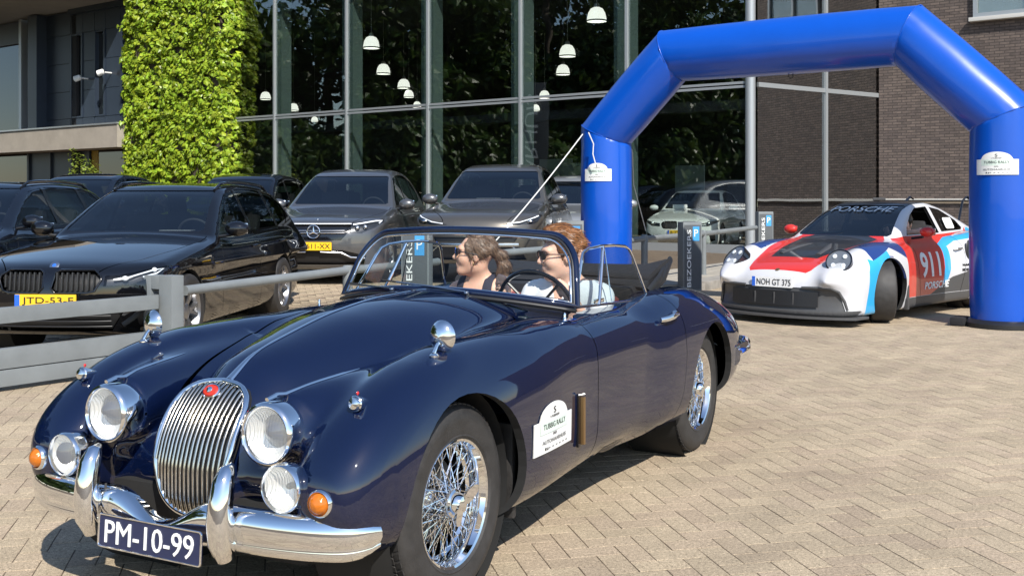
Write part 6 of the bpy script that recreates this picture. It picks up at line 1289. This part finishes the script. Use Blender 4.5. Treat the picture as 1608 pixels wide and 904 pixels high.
    LV = []; Lr = rp.uniform(.018, .05, nst)[:, None]
    for t, wd, li in ((0, 1, .0005), (.33, 1, .0035), (.7, .8, .0045), (1.0, .1, .003 + .002)): q = p0 + fl * Lr * t + nn * li * (1 + rp.uniform(0, .5, (nst, 1))); q = q - nn * (Lr * t) ** 2 * 4.5; LV += [q + sd * .0011 * wd, q - sd * .0011 * wd]
    LV = np.stack(LV, 1).reshape(-1, 3) - base; k = (np.arange(nst) * 8)[:, None]; LF = np.concatenate([k + np.array([[2 * j, 2 * j + 1, 2 * j + 3, 2 * j + 2]]) for j in range(3)]); so_ = mk('hair_strands', LV, LF, hairm + '_strand', hr, angle=180); so_['kind'] = 'stuff'
    if glasses:
        g = empty('sunglasses'); g.parent = root; b = MB(); fr = MB()
        for s in (-1, 1):
            rim = [W3(.108 - .010 * abs(math.cos(t) * .8 + .6 * s * s) + .0, s * .034 + .026 * math.cos(t), .010 + .020 * math.sin(t)) - base for t in np.linspace(0, 2 * np.pi, 18, endpoint=False)]; b.add(rim, [tuple(range(18)) if s > 0 else tuple(range(18))[::-1]]); fr.tube(rim, .0032, 6, closed=True)
            fr.tube([W3(.098, s * .060, .016) - base, W3(.06, s * .079, .016) - base, W3(-.01, s * .085, .012) - base, W3(-.025, s * .083, -.002) - base], .003, 6)
        fr.tube([W3(.112, -.012, .014) - base, W3(.114, .012, .014) - base], .003, 6); b.build('lenses', 'shades', g, smooth=False); fr.build('spectacle_frame', 'frame_dark', g)
    else:
        for s in (-1, 1): b = MB(); b.ball(W3(.084, s * .032, .008) - base, .0115 * sc, 10, 8); b.build('eye', 'white_plastic', bd)
    if female:
        b = MB(); b.ball(W3(.001, .082, -.045) - base, (.005, .005, .012), 8, 6); b.build('earring', 'brass', bd)
        b = MB(); b.tube([W3(-.118, -.03, .04) - base, W3(-.128, 0, .06) - base, W3(-.118, .03, .04) - base, W3(-.12, 0, .005) - base], .008, 8, closed=True); b.build('hair_clip', 'white_plastic', bd)
    return root
M_ = (1.68, -.33, 1.105)
build_person(JAG, 'man in white shirt and sunglasses driving the navy roadster, head turned aside', M_, R(50), R(-2), 1.02, False,
    [((1.74, -.51, .90), (1.60, -.575, .70), (1.50, -.49, .885), (0, .3, 1)), ((1.74, -.15, .90), (1.62, -.06, .70), (1.50, -.11, .885), (0, -.3, 1))], 'hair_auburn', 'shirt_white', 'skin_fair')
build_person(JAG, 'woman with ponytail, dark glasses and dark vest top in the roadster passenger seat', (1.885, .29, 1.085), R(60), R(6), .95, True,
    [((1.95, .14, .88), (1.82, .08, .68), (1.62, .17, .66), (0, 1, .2)), ((1.95, .44, .88), (1.82, .50, .68), (1.62, .40, .66), (0, -1, .2))], 'hair_brown', 'top_dark', 'skin')
GTR = bpy.data.objects['racing_sports_car']
build_person(GTR, 'driver in dark shirt with bare arm at the open window of the white sports car', (1.50, -.36, 1.06), R(-5), 0, .98, False,
    [((1.56, -.53, .87), (1.30, -.66, .985), (1.19, -.44, .95), (0, .2, 1)), ((1.56, -.19, .87), (1.42, -.14, .70), (1.22, -.26, .93), (0, -.3, 1))], 'hair_dark', 'shirt_dark', 'skin_fair', glasses=False)
# ================================================================== plants
def leaf_mat(name, c, tr=.35, rough=.38):
    m = bpy.data.materials.new(name); m.use_nodes = True; MAT[name] = m; t = m.node_tree; p = t.nodes['Principled BSDF']; L = t.links.new; N = t.nodes.new; out = t.nodes['Material Output']
    g = N('ShaderNodeNewGeometry'); r = N('ShaderNodeMapRange'); r.inputs[3].default_value = .55; r.inputs[4].default_value = 1.35; L(g.outputs['Random Per Island'], r.inputs[0])
    mu = N('ShaderNodeMath'); mu.operation = 'MULTIPLY'; mu.inputs[1].default_value = 17.3; L(g.outputs['Random Per Island'], mu.inputs[0]); fr = N('ShaderNodeMath'); fr.operation = 'FRACT'; L(mu.outputs[0], fr.inputs[0]); r2 = N('ShaderNodeMapRange'); r2.inputs[3].default_value = .475; r2.inputs[4].default_value = .515; L(fr.outputs[0], r2.inputs[0])
    h = N('ShaderNodeHueSaturation'); h.inputs['Color'].default_value = (*c, 1); L(r.outputs[0], h.inputs['Value']); L(r2.outputs[0], h.inputs['Hue']); L(h.outputs[0], p.inputs['Base Color']); p.inputs['Roughness'].default_value = rough; p.inputs['Specular IOR Level'].default_value = .4
    tl = N('ShaderNodeBsdfTranslucent'); L(h.outputs[0], tl.inputs[0]); mx = N('ShaderNodeMixShader'); mx.inputs[0].default_value = tr; L(p.outputs[0], mx.inputs[1]); L(tl.outputs[0], mx.inputs[2]); L(mx.outputs[0], out.inputs[0])
leaf_mat('ivy_leaf', (.29, .41, .03)); leaf_mat('tree_leaf', (.045, .085, .014)); leaf_mat('shrub_leaf', (.17, .22, .03)); mat('bark', (.07, .055, .04), .9, bump=.6, bscale=12)
def leaves(P, N_, size, rng, tilt=.6):
    """folded kite-shaped leaves at points P facing roughly N_"""
    n = len(P); d = N_ + rng.normal(0, tilt, (n, 3)); d /= np.linalg.norm(d, axis=1)[:, None]; a = rng.normal(0, 1, (n, 3)); a[:, 2] -= .6; u = a - d * np.sum(a * d, 1)[:, None]; u /= np.linalg.norm(u, axis=1)[:, None]; v = np.cross(d, u); s = (size * rng.uniform(.6, 1.35, n))[:, None]
    V = np.stack([P - u * s * .5, P - u * s * .08 + v * s * .42 - d * s * .10, P + u * s * .62 - d * s * .12, P - u * s * .08 - v * s * .42 - d * s * .10, P + d * s * .04], 1).reshape(-1, 3); k = (np.arange(n) * 5)[:, None]
    F = np.concatenate([k + np.array([[0, 1, 4]]), k + np.array([[1, 2, 4]]), k + np.array([[2, 3, 4]]), k + np.array([[3, 0, 4]])]); F = F[:, ::-1]
    return V, F
def build_ivy():
    n0, n1 = 5.58, 7.22; c = FP((n0 + n1) / 2, .32); Z = c[1]; hw, dp, H = 3.147 * (n1 - n0) / 2, .35, 8.9; yaw = math.atan2(-1.92, 2.494)
    root = empty('ivy_column', (c[0], Z, 0), yaw, 'tall pier thickly covered in bright green climbing ivy', 'ivy column'); rng = np.random.default_rng(11)
    b = MB(); b.box((0, 0, H / 2), (hw * 2 - .3, dp * 2 - .2, H)); b.build('pier', 'bark', root, smooth=False)
    n = 46000; t = rng.uniform(0, 1, n); peri = 2 * hw + 2 * dp * 2; q = rng.uniform(0, 2 * hw + 4 * dp, n); X = np.where(q < 2 * dp, -hw, np.where(q < 2 * dp + 2 * hw, q - 2 * dp - hw, hw)); Y = np.where(q < 2 * dp, dp - q, np.where(q < 2 * dp + 2 * hw, -dp, q - 2 * dp - 2 * hw - dp)); z = rng.uniform(.0, H, n)
    Nn = np.stack([np.where(q < 2 * dp, -1, np.where(q < 2 * dp + 2 * hw, 0, 1)), np.where((q >= 2 * dp) & (q < 2 * dp + 2 * hw), -1, 0), np.full(n, .75)], 1).astype(float)
    kk = rng.normal(0, 1, (14, 2)) * np.array((3.2, 3.2)); pk = rng.uniform(0, 6.3, 14); bulge = sum(.022 * np.sin(kk[i, 0] * X + kk[i, 1] * z + pk[i]) for i in range(14)) + rng.uniform(-.10, .08, n) ; o = np.stack([Nn[:, 0], Nn[:, 1], np.zeros(n)], 1); P = np.stack([X, Y, z], 1) + o * bulge[:, None]; P[:, 0] *= 1 + .03 * np.sin(1.3 * z)
    m = 11; k = 2900; P = P[:k].repeat(m, 0); Nn = Nn[:k].repeat(m, 0); d = rng.normal(0, 1, (k * m, 3)); d /= np.linalg.norm(d, axis=1)[:, None]; r_ = (rng.uniform(.05, .19, k).repeat(m) * rng.uniform(.4, 1, k * m))[:, None]; P = P + d * r_; Nn = Nn * .7 + d * .6
    V, F = leaves(P, Nn, .165, rng, .4); o = mk('foliage', V, F, 'ivy_leaf', root, smooth=False); o['kind'] = 'stuff'
build_ivy()
def shrub(px, Z, h, r, lab, m='shrub_leaf', n=900, name='shrub', size=.09):
    X = (px - 804) / F_ * Z; root = empty(name, (X, Z, .1), 0, lab, 'shrub'); rng = np.random.default_rng(int(abs(px))); d = rng.normal(0, 1, (n, 3)); d /= np.linalg.norm(d, axis=1)[:, None]; rad = rng.uniform(.3, 1, n) ** .5; P = d * rad[:, None] * np.array((r, r, h * .4)) * (1 + .25 * np.sin(5 * d[:, 0] + 4 * d[:, 2]))[:, None]; P[:, 2] += h * .62
    V, F = leaves(P, d + np.array((0, 0, .4)), size, rng, .6); o = mk('foliage', V, F, m, root, smooth=False); o['kind'] = 'stuff'
    b = MB(); b.tube([(0, 0, -.1), (.02, .01, h * .35), (-.01, 0, h * .7)], [.035, .025, .01], 7); [b.tube([(0, 0, h * .3), (.25 * r * 2 * math.cos(a), .25 * r * 2 * math.sin(a), h * .65)], [.018, .006], 5) for a in (0, 1.3, 2.6, 4.1, 5.2)]; b.build('stem', 'bark', root)
shrub(130, 33, 2.7, .62, 'small yellow green shrub by the navy wall beside the ivy column')
def tree(x, y, H, r, seed, lab, n=8500):
    rng = np.random.default_rng(seed); root = empty('tree', (x, y, 0), rng.uniform(0, 6), lab, 'tree', 'tall trees along the street edge')
    b = MB(); th = H * .42; b.tube([(0, 0, -.1), (.06, .02, .5), (.02, .08, th * .6), (.12, .0, th), (.0, .1, H * .75)], [.34, .27, .22, .17, .05], 10); cl = []
    for k in range(9):
        a = k * 2.4 + rng.uniform(-.4, .4); z0 = th * rng.uniform(.55, 1.25); L_ = r * rng.uniform(.55, 1.0); e = np.array((L_ * math.cos(a), L_ * math.sin(a), min(H * .93, z0 + L_ * rng.uniform(.4, 1.1)))); m = np.array((e[0] * .45, e[1] * .45, z0 + (e[2] - z0) * .3)); b.tube([(0, 0, z0), m, e], [.11, .07, .02], 6)
        cl.append((e, r * rng.uniform(.34, .5)))
        for j in range(3): q = m + (e - m) * rng.uniform(.2, 1) + rng.normal(0, r * .22, 3); cl.append((q, r * rng.uniform(.22, .38))); b.tube([m + (e - m) * .3, q], [.035, .01], 5)
    for j in range(7): cl.append((np.array((rng.normal(0, r * .3), rng.normal(0, r * .3), H * rng.uniform(.78, .95))), r * rng.uniform(.25, .4)))
    b.build('trunk', 'bark', root); P = []; Nn = []
    for c, rr in cl:
        k = int(n / len(cl)); d = rng.normal(0, 1, (k, 3)); d /= np.linalg.norm(d, axis=1)[:, None]; P.append(c + d * (rr * rng.uniform(.35, 1.08, k) ** .6)[:, None] * np.array((1, 1, .72))); Nn.append(d + np.array((0, 0, .5)))
    V, F = leaves(np.concatenate(P), np.concatenate(Nn), .38, rng, .8); o = mk('crown', V, F, 'tree_leaf', root, smooth=False); o['kind'] = 'stuff'
for k, (x, y, H, r) in enumerate(((-22, 14, 13, 4.6), (-25, 19.5, 15, 5.2), (-23, 25, 12, 4.2), (-27, 30, 15, 5.2), (-22, 8, 12, 4.4), (-30, 24, 16, 5.5), (-30, 11, 15, 5.4), (-24, 2, 13, 4.8), (-33, 17, 16, 5.5), (-26, 36, 14, 5))):
    tree(x, y, H, r, 100 + k, 'tall leafy broadleaf tree beyond the car park, mirrored in the showroom glass')
def hedge(k, x, y): 
    h = 4.2 + .5 * (k % 3); shrub(804 + F_ * x / y, y, h, 2.3, 'broad green hedge shrub at the car park edge, mirrored in the glass', 'tree_leaf', 2600, 'reflection_hedge', .36)
for k in range(12): hedge(k, -19.5 - (k % 2) * 1.2, 3.5 + 3.0 * k)  # unseen hedge row added to block the pale horizon in the glass reflection
for k in range(9): hedge(k, -24.5, 4.5 + 4.0 * k)  # second unseen row added behind, closing bright gaps in the reflection
for o in [o for o in bpy.data.objects if o.name.startswith('reflection_hedge')]: o['group'] = 'added hedge shrubs that darken the glass reflection'
def pylon():
    c = np.array((-12.9, 23.7)); a = math.atan2(.2747, .961); g = empty('sign_pylon', (c[0], c[1], 0), a + R(90), 'tall dark sign pylon with upright white lettering, mirrored in the glass', 'sign')
    b = MB(); b.box((0, 0, 2.9), (1.05, .3, 5.8), ch=.02); b.build('panel', 'grey_post_dark', g); b = MB(); b.box((0, 0, .08), (1.3, .6, .16), ch=.02); b.build('base', 'grey_post', g)
    text('lettering', 'HAARHUIS', .5, np.array([[0, -1, 0, .1], [0, 0, -1, -.157], [1, 0, 0, 3.2], [0, 0, 0, 1.]]), 'white_ink', g, fit=(4.2, .42), bend=None)
pylon()
late_arch_plates()
